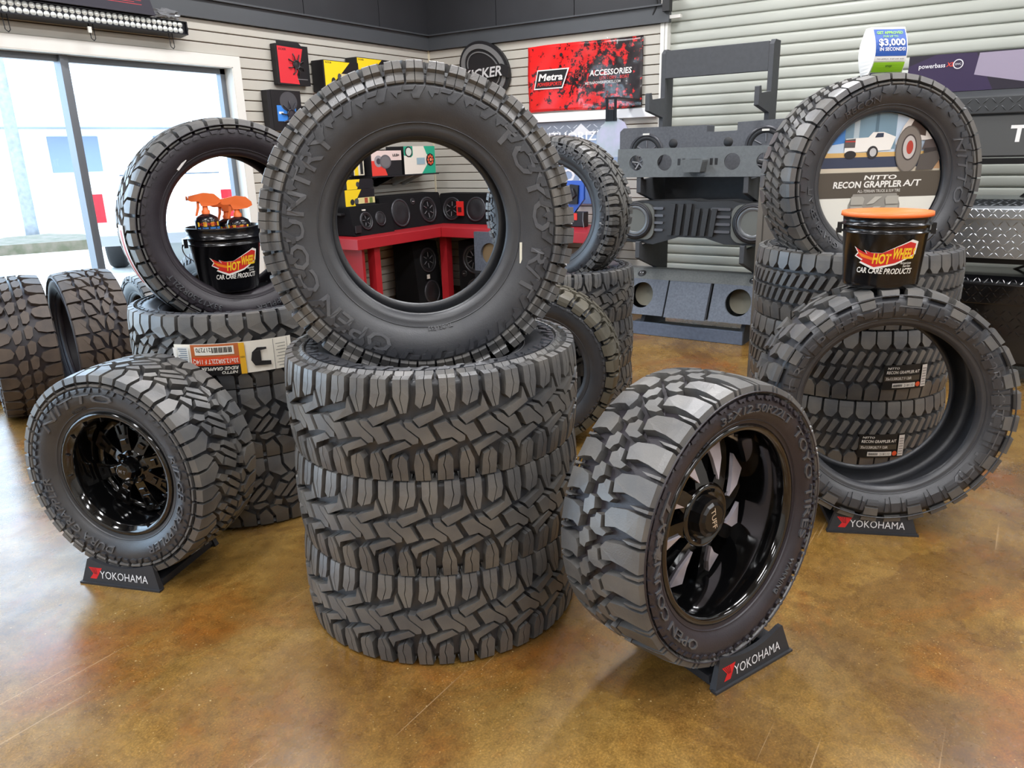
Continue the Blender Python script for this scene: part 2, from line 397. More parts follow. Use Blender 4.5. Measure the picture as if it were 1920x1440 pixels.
mb = MB(); mb.box(-.72, .72, -.03, .0, .72, 1.12); tg = mb.build('tailgate', TW, tk); mb = MB(); mb.box(-.12, .12, -.05, -.02, .98, 1.04); mb.build('handle', SLAT2, tg)
for s in (-1, 1): mb = MB(); mb.box(min(s*.76, s*.93), max(s*.76, s*.93), -.03, .02, .74, 1.12); mb.build('tail_light', TR_, tk)
mb = MB(); mb.box(-.95, .95, -.12, .02, .42, .56); mb.build('bumper', mat('bumper_grey', (150, 152, 156), .3, .8), tk)
for s in (-1, 1):
    for y in (1.0, 4.6):
        mb = MB(); mb.lathe([(.2, -.12), (.36, -.12), (.39, -.08), (.39, .08), (.36, .12), (.2, .12)], 28, fn=lambda a, b, c: (c+s*.82, a+y, b+.39), close=True); mb.build('road_wheel', mat('tyre_black', (24, 24, 26), .7), tk)
# ------------------------------------------------------------------ tire building
def rubber(name, c1, c2, rough=.5, spec=.5):
    m = mat(name, c1, rough, 0, spec, noise=(9., 0), col2=c2, bump=(260., .12)); return m
RUB = rubber('rubber', (45, 47, 53), (59, 60, 63), .40, .8)
RUB_T = rubber('rubber_tread', (76, 77, 79), (104, 101, 96), .38, .85)
RUB_O = rubber('rubber_olive', (72, 69, 60), (96, 91, 78), .45, .6)
RUB_D = rubber('rubber_dark', (38, 34, 40), (50, 45, 51), .42, .6)
RUB_L = rubber('rubber_lettering', (74, 76, 82), (88, 89, 91), .34, .8)
RUB_B = rubber('rubber_brown', (62, 54, 50), (86, 75, 66), .55, .5)

def casing_profile(R, Rr, W, d, tw):
    """outer half profile (r, z) from crown centre down to the bead, then the inner liner back up"""
    hw = W/2; S = R-Rr
    out = [(R-d+.004, 0), (R-d+.002, .55*tw), (R-d-.002, .9*tw), (R-d-.004, tw),
           (R-d-.026, tw+.35*(hw*.97-tw)), (Rr+.74*S, .955*hw), (Rr+.62*S, .99*hw), (Rr+.48*S, hw), (Rr+.34*S, .975*hw), (Rr+.22*S, .90*hw),
           (Rr+.12*S, .82*hw), (Rr+.09*S, .83*hw), (Rr+.05*S, .80*hw), (Rr, .76*hw), (Rr-.006, .70*hw)]
    inn = [(Rr+.0, .62*hw), (Rr+.12*S, .70*hw), (Rr+.3*S, hw*.90), (Rr+.5*S, hw*.925), (Rr+.7*S, hw*.87), (R-d-.03, .62*hw), (R-d-.022, 0)]
    return out, inn
BRK = (-.3, -.2, -.15, -.10, -.05, 0., .06, .94, 1., 1.05, 1.10, 1.15, 1.2, 1.3)
class TireShape:
    def __init__(s, R, Rr, W, d=.025, tw=None):
        s.R, s.Rr, s.W, s.d = R, Rr, W, d; s.tw = tw or .445*W
        s.out, s.inn = casing_profile(R, Rr, W, d, s.tw)
        s.side = s.out[3:12]
        s.acc = [0.]
        for a, b in zip(s.side, s.side[1:]): s.acc.append(s.acc[-1]+math.hypot(b[0]-a[0], b[1]-a[1]))
    def surf(s, t):
        """t 0..1 across the tread (0 = +Z shoulder); beyond 0/1 down the sidewall. returns r, z, normal(r, z), relief height"""
        v = 1-2*t; sg = 1 if v >= 0 else -1; a = abs(v)
        n0r, n0z = .85, .53
        if a <= 1:
            r = s.R-s.d+.004-.008*a**2.2; z = a*s.tw
            k = max(0, (a-.72)/.28); k = k*k*(3-2*k)
            nr, nz = (1-k)+n0r*k, .10*a*(1-k)+n0z*k
            h = s.d
        else:
            L = (a-1)*s.tw
            i = 0
            while i < len(s.acc)-2 and s.acc[i+1] < L: i += 1
            k = min(1, (L-s.acc[i])/(s.acc[i+1]-s.acc[i])); p, q = s.side[i], s.side[i+1]
            r = p[0]+(q[0]-p[0])*k; z = p[1]+(q[1]-p[1])*k
            dr, dz = q[0]-p[0], q[1]-p[1]; l = math.hypot(dr, dz); nr, nz = dz/l, -dr/l
            k = min(1, L/.035); nr, nz = n0r*(1-k)+nr*k, n0z*(1-k)+nz*k
            h = s.d*max(.28, 1-(a-1)*2.0)
        l = math.hypot(nr, nz)
        return r, z*sg, nr/l, nz/l*sg, h
    def casing(s, name, m, seg=96):
        out, inn = s.out, s.inn
        prof = list(out)+list(inn[:-1])
        mir = [(r, -z) for r, z in reversed(prof[1:])]
        mb = MB(); full = mir+prof     # -Z liner ... crown ... +Z liner
        mb.lathe(full+[inn[-1]], seg, 0, True, close=True)
        return mb.mesh(name, [m])
    def blocks(s, name, polys, n, m, shrink=.95, hmul=1.0):
        """polys: list of (u, t) outlines, repeated n times round the tire; raised blocks with draft"""
        mb = MB(); brk = [-.42, -.30, -.20, -.11, -.04, 0., .10, .26, .5, .74, .9, 1., 1.04, 1.11, 1.20, 1.30, 1.42]
        prep = []
        for P in polys:
            cu = sum(p[0] for p in P)/len(P); ct = sum(p[1] for p in P)/len(P)
            Q = []
            for (u0, t0), (u1, t1) in zip(P, P[1:]+P[:1]):
                Q.append((u0, t0)); cuts = []
                for b in BRK:
                    if (t0-b)*(t1-b) < -1e-9: cuts.append((b-t0)/(t1-t0))
                for k in sorted(cuts): Q.append((u0+(u1-u0)*k, t0+(t1-t0)*k))
            tops = []
            lo, hi = min(p[1] for p in P), max(p[1] for p in P)
            bs = [lo-1e-6]+[b for b in BRK if lo+1e-6 < b < hi-1e-6]+[hi+1e-6]
            for a, b in zip(bs, bs[1:]):
                C = clip(clip(Q, a, True), b, False)
                if len(C) >= 3: tops.append(C)
            prep.append((Q, tops, cu, ct))
        for k in range(n):
            for Q, tops, cu, ct in prep:
                def pt(u, t, top):
                    if top: u = cu+(u-cu)*shrink; t2 = ct+(t-ct)*(shrink if abs(ct-.5) < .5 else 1-(1-shrink)*.6)
                    else: t2 = t
                    r, z, nr, nz, h = s.surf(t2)
                    h = h*hmul if top else -.003
                    a = 2*PI*(k+u)/n
                    rr = r+nr*h
                    return (rr*math.cos(a), rr*math.sin(a), z+nz*h)
                nq = len(Q)
                vs = [pt(u, t, False) for u, t in Q]+[pt(u, t, True) for u, t in Q]
                mb.add(vs, [(i, (i+1) % nq, nq+(i+1) % nq, nq+i) for i in range(nq)])
                for C in tops: mb.add([pt(u, t, True) for u, t in C], [tuple(range(len(C)))])
        me = mb.mesh(name, [m])
        bm = bmesh.new(); bm.from_mesh(me); bmesh.ops.recalc_face_normals(bm, faces=bm.faces); bm.to_mesh(me); bm.free()
        return me
    def sidez(s, r):
        for a, b in zip(s.out[3:], s.out[4:]):
            if (a[0]-r)*(b[0]-r) <= 0 and a[0] != b[0]:
                k = (a[0]-r)/(a[0]-b[0]); return a[1]+(b[1]-a[1])*k
        return s.W/2
    def words(s, name, items, m, raise_=.005):
        """items: (string, start angle in degrees, height, radius of the baseline, letter width factor, bold, slant)"""
        mb = MB()
        for st, a0, h, rb, wf, bo, sl in items:
            vs, fs, tw, be = text_geo(st, bo); k = h/CAPH
            def P(v, top):
                x = (v[0]+sl*v[1])*k*wf; r = rb+v[1]*k; a = math.radians(a0)-x/(rb+h/2)
                return (r*math.cos(a), r*math.sin(a), s.sidez(r)+(raise_ if top else -.003))
            n = len(vs)
            mb.add([P(v, True) for v in vs], fs)
            mb.add([P(v, True) for v in vs]+[P(v, False) for v in vs], [(a, a+n, b+n, b) for a, b in be])
        return mb.mesh(name, [m])
    def ring(s, name, m, r, wd=.004, hh=.003, sg=1):
        mb = MB()
        if True:
            mb.lathe([(r-wd/2, sg*(s.sidez(r-wd/2)-.001)), (r-wd/4, sg*(s.sidez(r)+hh)), (r+wd/4, sg*(s.sidez(r)+hh)), (r+wd/2, sg*(s.sidez(r+wd/2)-.001))], 96)
        return mb.mesh(name, [m])
def clip(P, b, keep_above):
    out = []
    for (u0, t0), (u1, t1) in zip(P, P[1:]+P[:1]):
        i0 = (t0 >= b-1e-9) if keep_above else (t0 <= b+1e-9); i1 = (t1 >= b-1e-9) if keep_above else (t1 <= b+1e-9)
        if i0: out.append((u0, t0))
        if i0 != i1 and abs(t1-t0) > 1e-12:
            k = (b-t0)/(t1-t0); out.append((u0+(u1-u0)*k, b))
    return out
def mirror(polys, du=0.): return [[(-u+du, 1-t) for u, t in P] for P in polys]

# tread drawings: u = along one repeat, t = across the tread
SW = -.17
def split(P0, P1, Z, g=.011):
    """two halves of a block along the sipe Z"""
    return [P0+[(u-g/2, t) for u, t in reversed(Z)], [(u+g/2, t) for u, t in Z]+P1]
SE = .05                       # shoulder blocks spread where they wrap on to the sidewall
RT_S = [[(.148, .31), (0, .136), (0, .0), (-.02, -.04), (-SE, -.09), (-SE, SW), (.1745, SW), (.1745, 0), (.1745, .09), (.1445, .145), (.2095, .305)],
        [(.1855, SW), (.352+SE, SW), (.352+SE, -.09), (.372, -.04), (.352, 0), (.345, .145), (.28, .30), (.2205, .305), (.1555, .145), (.1855, .09)],
        [(.508-SE, SW), (.674, SW), (.674, .05), (.699, .11), (.61, .235), (.574, .258), (.467, .207), (.5, .108), (.508, 0), (.488, -.04), (.508-SE, -.09)],
        [(.686, SW), (.852+SE, SW), (.852+SE, -.09), (.872, -.04), (.852, 0), (.86, .117), (.803, .21), (.622, .24), (.711, .11), (.686, .05)]]
RT_S += [[(.41, .737), (.49, .726), (.57, .86), (.55, .90), (.545, 1-SW), (.377-SE, 1-SW), (.377-SE, 1.09), (.357, 1.04), (.377, 1.0), (.36, .85)],
         [(.503, .724), (.59, .714), (.689, .831), (.713, 1.0), (.733, 1.04), (.713+SE, 1.09), (.713+SE, 1-SW), (.557, 1-SW), (.562, .90), (.582, .86)],
         [(.90, .793), (1.05, .76), (1.0, .86), (1.035, .92), (1.032, 1-SW), (.861-SE, 1-SW), (.861-SE, 1.09), (.841, 1.04), (.861, 1.0), (.877, .85)],
         [(1.063, .757), (1.131, .746), (1.22, .807), (1.213, 1.0), (1.233, 1.04), (1.213+SE, 1.09), (1.213+SE, 1-SW), (1.044, 1-SW), (1.047, .92), (1.012, .86)]]
RT_C = [[(.393, .366), (.877, .277), (.934, .155), (1.066, .324), (.525, .446)],
        [(.197, .39), (.377, .39), (.508, .455), (.705, .437), (.877, .596), (.607, .638), (.525, .559), (.246, .446)],
        [(.82, .427), (1.098, .39), (1.213, .446), (1.508, .568), (1.5, .615), (1.377, .629), (1.213, .568), (.984, .582)],
        [(.672, .70), (1.213, .587), (1.344, .643), (.836, .746), (.787, .822)]]
RT_W = [[(.02, -.20), (.30, -.20), (.34, -.27), (.22, -.36), (.16, -.29), (.06, -.29)], [(.40, -.20), (.56, -.20), (.66, -.31), (.80, -.31), (.76, -.37), (.58, -.37)], [(.66, -.20), (.95, -.20), (.99, -.26), (.74, -.26)]]
RT_W = RT_W+mirror(RT_W, .3)
# ridge style: stepped shoulder blocks, criss-cross bars
RG_S = [[(0, SW), (.40, SW), (.41, .10), (.56, .24), (.34, .27), (0, .16)],
        [(.50, SW), (.90, SW), (.90, .15), (.68, .23), (.49, .10)]]
RG_S += mirror(RG_S, .45)
RG_C = [[(.36, .33), (.72, .26), (.80, .30), (.56, .40)], [(.86, .28), (1.02, .22), (1.12, .28), (.96, .40), (.80, .36)],
        [(.30, .38), (.52, .43), (.20, .60), (.04, .55)], [(.60, .43), (.76, .38), (.84, .42), (.42, .63), (.28, .60)],
        [(.90, .45), (1.03, .48), (.78, .62), (.52, .64)], [(.10, .64), (.30, .66), (.26, .74), (.02, .72)], [(.40, .68), (.74, .66), (.88, .70), (.60, .76), (.44, .73)]]
RG_W = [[(.02, -.19), (.28, -.19), (.28, -.30), (.16, -.36), (.02, -.32)], [(.36, -.19), (.50, -.19), (.60, -.36), (.42, -.36)], [(.62, -.19), (.92, -.19), (.88, -.33), (.70, -.33)]]
RG_W += mirror(RG_W, .45)
# mud style: long hooked lugs
MT_S = [[(.10, SW), (.74, SW), (.76, .02), (.66, .13), (.62, .27), (.72, .40), (.34, .43), (.12, .37), (.02, .18)],
        [(.84, -.12), (.96, -.12), (.95, .10), (.88, .17)]]
MT_S2 = [[(u+.35, 1-t*.62 if t > 0 else 1-t) for u, t in P] for P in MT_S]
MT_C = [[(.44, .46), (.80, .445), (.88, .36), (1.02, .40), (1.04, .50), (.92, .585), (.64, .60), (.56, .54), (.42, .53)],
        [(.02, .595), (.34, .57), (.44, .62), (.60, .64), (.56, .715), (.20, .73), (.12, .68), (-.02, .67)]]
MT_W = [[(.02, -.20), (.40, -.20), (.44, -.26), (.30, -.30), (.20, -.27), (.10, -.30)], [(.52, -.20), (.92, -.20), (.84, -.29), (.70, -.25), (.62, -.30)]]
MT_W += mirror(MT_W, .5)
# highway/all-terrain style: hex shoulders, herringbone bars
AT_S = [[(0, SW), (.45, SW), (.45, .14), (.30, .23), (.10, .22), (0, .14)], [(.52, SW), (.96, SW), (.96, .14), (.82, .23), (.62, .22), (.52, .15)]]
AT_S += mirror(AT_S, .25)
AT_C = []
for _x in (0., .335, .67):
    AT_C.append([(_x, .47), (_x+.15, .49), (_x+.38, .30), (_x+.30, .262), (_x+.20, .265)])
    AT_C.append([(_x+.16, .72), (_x+.24, .742), (_x+.33, .73), (_x+.52, .54), (_x+.36, .515)])
AT_W = [[(.02, -.19), (.30, -.19), (.30, -.26), (.40, -.36), (.16, -.34), (.10, -.26)], [(.56, -.19), (.80, -.19), (.86, -.30), (.66, -.34), (.60, -.26)]]
AT_W += mirror(AT_W, .25)
# big-block mud style seen from the side
MG_S = [[(.06, -.13), (.40, -.13), (.42, .10), (.34, .26), (.14, .28), (.04, .12)], [(.57, -.24), (.89, -.24), (.90, .06), (.84, .20), (.64, .22), (.56, .08)]]
MG_S += mirror(MG_S, .5)
MG_C = [[(.10, .34), (.44, .32), (.62, .44), (.50, .54), (.24, .50)], [(.60, .28), (.88, .26), (1.02, .40), (.90, .50), (.72, .42)], [(.30, .58), (.60, .60), (.80, .54), (.90, .62), (.60, .70), (.34, .68)]]
MG_W = [[(.04, -.19), (.14, -.19), (.13, -.36), (.07, -.36)], [(.20, -.19), (.40, -.19), (.44, -.38), (.18, -.38)], [(.46, -.19), (.54, -.19), (.52, -.36), (.47, -.36)], [(.58, -.26), (.90, -.26), (.88, -.33), (.60, -.33)]]
MG_W += mirror(MG_W, .5)
# worn lens-and-bar style of the tire in the corner
LN_S = [[(.08, SW), (.90, SW), (.94, .10), (.80, .24), (.50, .29), (.20, .24), (.06, .10)]]
LN_S += mirror(LN_S, .5)
LN_C = [[(.02, .33), (.62, .30), (.96, .38), (.90, .48), (.30, .46), (.06, .40)], [(.30, .53), (.92, .52), (1.20, .60), (1.02, .68), (.46, .66), (.26, .60)]]
# worn wavy style
WV_S = [[(.04, SW), (.92, SW), (.95, .12), (.70, .20), (.40, .16), (.06, .22)]]
WV_S += mirror(WV_S, .5)
WV_C = [[(.06, .27), (.50, .23), (.92, .26), (.70, .37), (.10, .43)], [(.78, .40), (.98, .31), (1.06, .44), (.92, .55), (.16, .50)], [(.06, .57), (.60, .56), (.92, .61), (.50, .70), (.10, .66)], [(.62, .72), (1.0, .63), (1.04, .74), (.70, .76)]]

def shallow(L, lo=-.27):
    f = lambda t: (-.185+(t+.19)*((lo+.185)/(-.36+.19))) if t < .5 else 1-(-.185+(1-t+.19)*((lo+.185)/(-.36+.19)))
    return [[(u, f(t)) for u, t in P] for P in L]
RG_W = shallow(RG_W, -.238); AT_W = shallow(AT_W, -.30); MT_W = shallow(MT_W); RT_W = shallow(RT_W, -.31)
KIND = {   # shoulder blocks, centre blocks, sidewall relief, repeats
    'rt': (RT_S, RT_C, RT_W, 23), 'rg': (RG_S, RG_C, RG_W, 21), 'mt': (MT_S+MT_S2, MT_C, MT_W, 29), 'at': (AT_S, AT_C, AT_W, 21),
    'mg': (MG_S, MG_C, MG_W, 16), 'ln': (LN_S, LN_C, [], 30), 'wv': (WV_S, WV_C, [], 26)}
_TM = {}
def tire_meshes(kind, R, Rr, W, d=.025, mc=None, mt=None):
    k = (kind, R, Rr, W, mc.name, mt.name)
    if k in _TM: return _TM[k]
    S = TireShape(R, Rr, W, d); sh, ce, wl, n = KIND[kind]
    ct = lambda P: sum(q[1] for q in P)/len(P)
    parts = [('casing', S.casing('casing', mc))]
    for hi in (0, 1):
        side = lambda L: [P for P in L if (ct(P) > .5) == bool(hi)]
        parts.append(('shoulder_row', S.blocks('shoulder_row', side(sh), n, mt, .972)))
        if wl: parts.append(('sidewall_relief', S.blocks('sidewall_relief', side(wl), n, mc, .97, .9)))
        parts.append(('bead_ring', S.ring('bead_ring', mc, Rr+.16*(R-Rr), sg=-1 if hi else 1)))
        parts.append(('shoulder_line', S.ring('shoulder_line', mc, Rr+.80*(R-Rr), .004, .004, -1 if hi else 1)))
    parts.append(('centre_rows', S.blocks('centre_rows', ce, n, mt, .968)))
    _TM[k] = (S, parts); return _TM[k]
def axis_matrix(C, az, el, roll=0.):
    """upright tire: local Z looks back along the axis to the viewer, X to the viewer's right, Y up"""
    a = Vector((math.cos(az)*math.cos(el), math.sin(az)*math.cos(el), math.sin(el)))
    s = a.cross(Vector((0, 0, 1))).normalized(); u = s.cross(a)
    M = Matrix((s, u, -a)).transposed().to_4x4()
    return Matrix.Translation(C) @ M @ Matrix.Rotation(roll, 4, 'Z')
def tire(label, kind, R, Rr, W, M, group=None, mc=None, mt=None, words=None, name='tire', cat='tire', roll=0.):
    mc = mc or RUB; mt = mt or RUB_T
    S, parts = tire_meshes(kind, R, Rr, W, .025, mc, mt)
    root = thing(name, label, cat, M, group)
    Rz = Matrix.Rotation(roll, 4, 'Z')
    for nm, me in parts:
        o = link(nm, me, root, Rz if roll else None)
        if nm == 'sidewall_relief': o['kind'] = 'stuff'
    for it in (words or []): link('sidewall_word', S.words('sidewall_word', [it], RUB_L), root)
    root['shape'] = kind
    return root, S

# ------------------------------------------------------------------ tires in the room
GC = 'tires of the tall stack at the front'
cx, cy = 1.767, 1.472; PC = .285
for i, (lb, ro) in enumerate((('bottom tire of the three stacked at the front centre', .10), ('middle tire of the three stacked at the front centre', .02), ('top tire of the three lying stacked at the front centre', .16))):
    tire('black all-terrain tire, '+lb, 'rt', .442, .254, .285, loc(cx, cy, PC*(i+.5)+.004, D(40)+ro), GC)
rt_words = [('OPEN', 252, .050, .322, 1.35, .012, 0.), ('COUNTRY', 208, .050, .322, 1.35, .012, 0.), ('TOYO', 50, .052, .322, 1.55, .016, 0.), ('R/T', -12, .050, .322, 1.4, .012, 0.),
            ('TUBELESS', 285, .010, .285, 1.2, .0, 0.)]
T2, S2 = tire('large upright truck tire standing on top of the front stack, facing the viewer', 'rt', .450, .254, .285, axis_matrix((1.79, 1.513, 1.196), D(42), D(-1.9)), None, words=rt_words)
mb = MB(); mb.box(-.0035, .0035, -.030, .030, 0, .0015)
a = D(-16); link('white_sticker', mb.mesh('white_sticker', [pm((225, 222, 205))]), T2, Matrix.Translation((.296*math.cos(a), .296*math.sin(a), S2.sidez(.296)+.0025)) @ Matrix.Rotation(D(-2), 4, 'Z'))['label'] = 'short white paper strip'

# left stack
GL = 'tires of the stack by the window'
lx, ly = 1.987, 2.685
for i, lb in enumerate(('bottom tire of the stack behind the left wheel, in shadow', 'middle tire of the stack behind the left wheel', 'top of the left stack, with an orange and white paper label')):
    tL, SL = tire('black tire, '+lb, 'rg', .42, .28, .285, loc(lx, ly, PC*(i+.5)+.004, D(15+25*i)), GL)
def cyl_map(R, a0, z0, flip=False):
    def cyl(x, y, d):
        if flip: x, y = -x, -y
        a = a0+x/R; return ((R+d)*math.cos(a), (R+d)*math.sin(a), z0+y)
    return cyl
# paper label on the top left tire, printed the other way up
def label_big():
    Wd = (238, 234, 222); O = (214, 86, 40); K = (24, 22, 22); E = []
    E += [('r', -.215, -.060, .215, .060, Wd), ('r', .05, -.060, .215, .060, (196, 110, 62)), ('r', .05, -.060, .215, -.012, O), ('r', -.02, -.060, .05, .060, (196, 110, 62))]
    E = [('r', -.215, -.060, .215, .060, Wd), ('r', -.022, -.058, .150, .060, (190, 106, 60)), ('r', -.022, -.010, .150, .022, (222, 78, 38)), ('r', -.022, .022, .150, .060, K),
         ('r', -.005, -.050, .135, -.018, Wd)]
    E += [('r', .03+.0055*i, -.046, .0325+.0055*i+(.0015 if i % 3 else 0), -.026, K) for i in range(-5, 8)]
    E += [('t', '217270', .075, -.046, .016, .055, 0, .0, K), ('t', '33x12.50R22LT F 114Q', -.016, -.002, .017, .160, 0, .01, Wd),
          ('t', 'NITTO', -.010, .045, .010, .055, .25, .02, Wd), ('t', 'RIDGE GRAPPLER', -.014, .028, .012, .130, .25, .02, Wd)]
    E += [('r', -.042, -.058, -.022, .060, (232, 176, 40)), ('t', 'WARNING', -.040, -.008, .008, .016, 0, 0, K)]
    E += [('p', [(-.13, .038), (-.072, .034), (-.060, .012), (-.066, -.018), (-.085, -.034), (-.118, -.032), (-.118, -.024), (-.096, -.022), (-.096, .018), (-.13, .022)], (34, 34, 36)),
          ('r', -.1445, -.058, -.1430, .058, K), ('r', -.196, -.058, -.1945, .058, K)]
    E += [('r', -.188, -.040+.012*i, -.152-.006*(i % 2), -.037+.012*i, (150, 150, 140)) for i in range(8)]
    E += [('r', .155, -.052, .198, .052, (225, 226, 222))]+[('r', .160, -.046+.008*i, .194-.004*(i % 3), -.043+.008*i, (120, 135, 150)) for i in range(12)]
    E += [('r', .200, -.050, .213, .040, (238, 236, 230))]
    return E
ang = math.atan2(0-ly, 0-lx)
decal('paper_label', label_big(), cyl_map(.4255, ang-D(5.5), -.018, True), tL, Matrix.Rotation(-D(65), 4, 'Z'))['label'] = 'orange, black and white paper label'

T6, S6 = tire('upright black tire standing on the left stack with a black bucket inside its hole', 'rg', .42, .28, .305, axis_matrix((2.091, 2.81, 1.142), D(68.8), 0.), None, mc=RUB_D,
              words=[('GRAPPLER', 305, .022, .335, 1.3, .0, 0.), ('33X12.50R22LT', 250, .022, .335, 1.2, .0, 0.)])
mb = MB(); mb.box(-.004, .004, -.026, .026, 0, .0015)
a = D(128); link('white_sticker', mb.mesh('white_sticker', [pm((215, 212, 210))]), T6, Matrix.Translation((.31*math.cos(a), .31*math.sin(a), S6.sidez(.31)+.002)) @ Matrix.Rotation(a+D(10), 4, 'Z'))['label'] = 'short white paper strip'
# long label that runs round the far side of the same tire's tread
decal('paper_label', [('r', -.22, -.05, .22, .05, (232, 230, 228)), ('r', -.20, -.02, .02, .02, (196, 60, 54)), ('r', .05, -.035, .2, .035, (170, 175, 182))], cyl_map(.4255, D(206), .03), T6)['label'] = 'white and red paper label'

# right stack
GR = 'tires of the stack at the right'
rx, ry = 3.88, .633; PR = .315
ang = math.atan2(-ry, -rx)
def label_rec(z0, a0):
    K = (16, 15, 15); Wt = (226, 222, 214)
    E = [('r', -.10, -.055, .10, .055, K), ('t', 'NITTO', -.085, .036, .009, .05, .25, .02, Wt), ('t', 'RECON GRAPPLER A/T', -.088, .016, .013, .150, .1, .02, Wt),
         ('r', -.096, -.016, .066, .006, (70, 62, 50)), ('t', '35x13.50R20LT F 126R', -.09, -.011, .012, .115, 0, .01, Wt), ('r', -.060, -.046, .045, -.026, Wt),
         ('t', '218110', -.008, -.042, .011, .045, 0, .0, K), ('c', .058, -.035, .011, .011, (214, 82, 44)), ('r', .072, -.048, .098, .05, (212, 206, 200))]
    E += [('r', -.056+.004*i, -.041, -.0535+.004*i, -.03, K) for i in range(10)]+[('r', .075, -.04+.012*i, .094, -.036+.012*i, (140, 134, 130)) for i in range(7)]
    return E
for i, lb in enumerate(('bottom of the right stack, seen through the tire in front', 'middle tire of the right stack, with a black paper label', 'top of the right stack, behind the orange-lidded bucket')):
    t, S = tire('black all-terrain tire, '+lb, 'at', .445, .28, .315, loc(rx, ry, PR*(i+.5)+.004, D(33*i)), GR)
    if i < 2:
        decal('paper_label', label_rec(0, 0), cyl_map(.4505, ang+D(33-(9 if i == 0 else 0)), -.045), t, Matrix.Rotation(-D(33*i), 4, 'Z'))['label'] = 'black paper label with white and tan print'
M7 = axis_matrix((3.775, .606, 1.245), D(38.3), 0.)
T7, S7 = tire('upright all-terrain tire standing on the right stack in front of a display board', 'at', .43, .28, .32, M7, None, mc=RUB,
              words=[('GRAPPLER A/T', 236, .026, .318, 1.3, .0, 0.), ('RECON', 128, .026, .318, 1.3, .0, 0.), ('NITTO', 30, .034, .318, 1.9, .0, .2)])
T4, S4 = tire('upright mud tire on a display stand at the right with a lidded bucket on top', 'mg', .4375, .305, .33, axis_matrix((3.048, .372, .467), D(25.3), D(-4.6)), None,
              words=[('38X13.50R24LT', 68, .030, .342, 1.6, .0, .1), ('M/T', 118, .040, .338, 2.6, .0, .2), ('NITTO', 8, .036, .338, 2.3, .0, 0.), ('GRAPPLER', 170, .034, .338, 1.6, .0, 0)])

# tire on the small stack behind, and the stack
GB = 'tires of the stack behind the front stack'
for i, lb in enumerate(('bottom tire of the stack behind the front stack', 'middle tire of the stack behind the front stack', 'top tire of the stack behind the front stack')):
    tire('black tire, '+lb, 'rt', .40, .25, .265, loc(3.66, 2.10, .265*(i+.5)+.004, D(20*i)), GB)
tire('upright tire on the stack behind, its inner side lit pale blue by the window', 'rt', .395, .26, .26, axis_matrix((3.71, 2.145, 1.082), D(1.9), 0.), None,
     words=[('OPEN COUNTRY', 78, .030, .315, 1.75, .008, 0.), ('TOYO', 250, .03, .315, 1.5, .008, 0.)])
tire('brownish mud tire standing upright on the floor just behind the front stack', 'mt', .39, .24, .27, axis_matrix((3.13, 1.915, .392), D(19), 0.), None, mt=RUB_O)
# worn tires by the window
tire('worn brown-black tire standing at the left edge, curved lens-shaped tread blocks', 'ln', .40, .25, .30, axis_matrix((2.009, 4.74, .403), D(-20), 0.), 'worn tires by the window', mc=RUB_D, mt=RUB_B)
tire('worn upright tire by the window, wavy brown tread and open dark hole', 'wv', .40, .27, .30, axis_matrix((2.337, 4.58, .403), D(-16.6), 0.), 'worn tires by the window', mc=RUB_D, mt=RUB_B)
tire('small pale-lit tire by the window mullion, half hidden by the left stack', 'rg', .36, .23, .26, axis_matrix((2.80, 4.62, .363), D(-14), 0.), 'worn tires by the window')
tire('tire by the window seen through the hole of the upright left tire', 'at', .40, .25, .26, axis_matrix((3.33, 4.70, .403), D(-5), 0.), 'worn tires by the window')
# ------------------------------------------------------------------ wheels on stands
GLOSS = mat('gloss_black', (9, 9, 10), .10, 0, .6, coat=.6)
SATIN = mat('satin_black', (16, 15, 16), .28, 0, .5)
MILL = mat('milled_aluminium', (214, 206, 214), .42, .45, bump=(500., .2))
CHROME = mat('chrome', (210, 214, 220), .12, 1.0)
PLBLK = mat('black_plastic', (30, 30, 33), .42, 0, .5, bump=(300., .1))

def polar(r, a): return (r*math.cos(a), r*math.sin(a))
def rim_barrel(root, R, zf, zb, m, seg=72):
    mb = MB()
    mb.lathe([(R+.004, zf-.012), (R+.009, zf+.002), (R+.006, zf+.008), (R-.004, zf+.009), (R-.012, zf+.003), (R-.016, zf-.010), (R-.020, zf-.05), (R-.034, zf-.13), (R-.040, zb+.02), (R-.03, zb), (R+.004, zb-.002), (R+.004, zb+.014)], seg)
    return mb.build('rim_barrel', m, root)
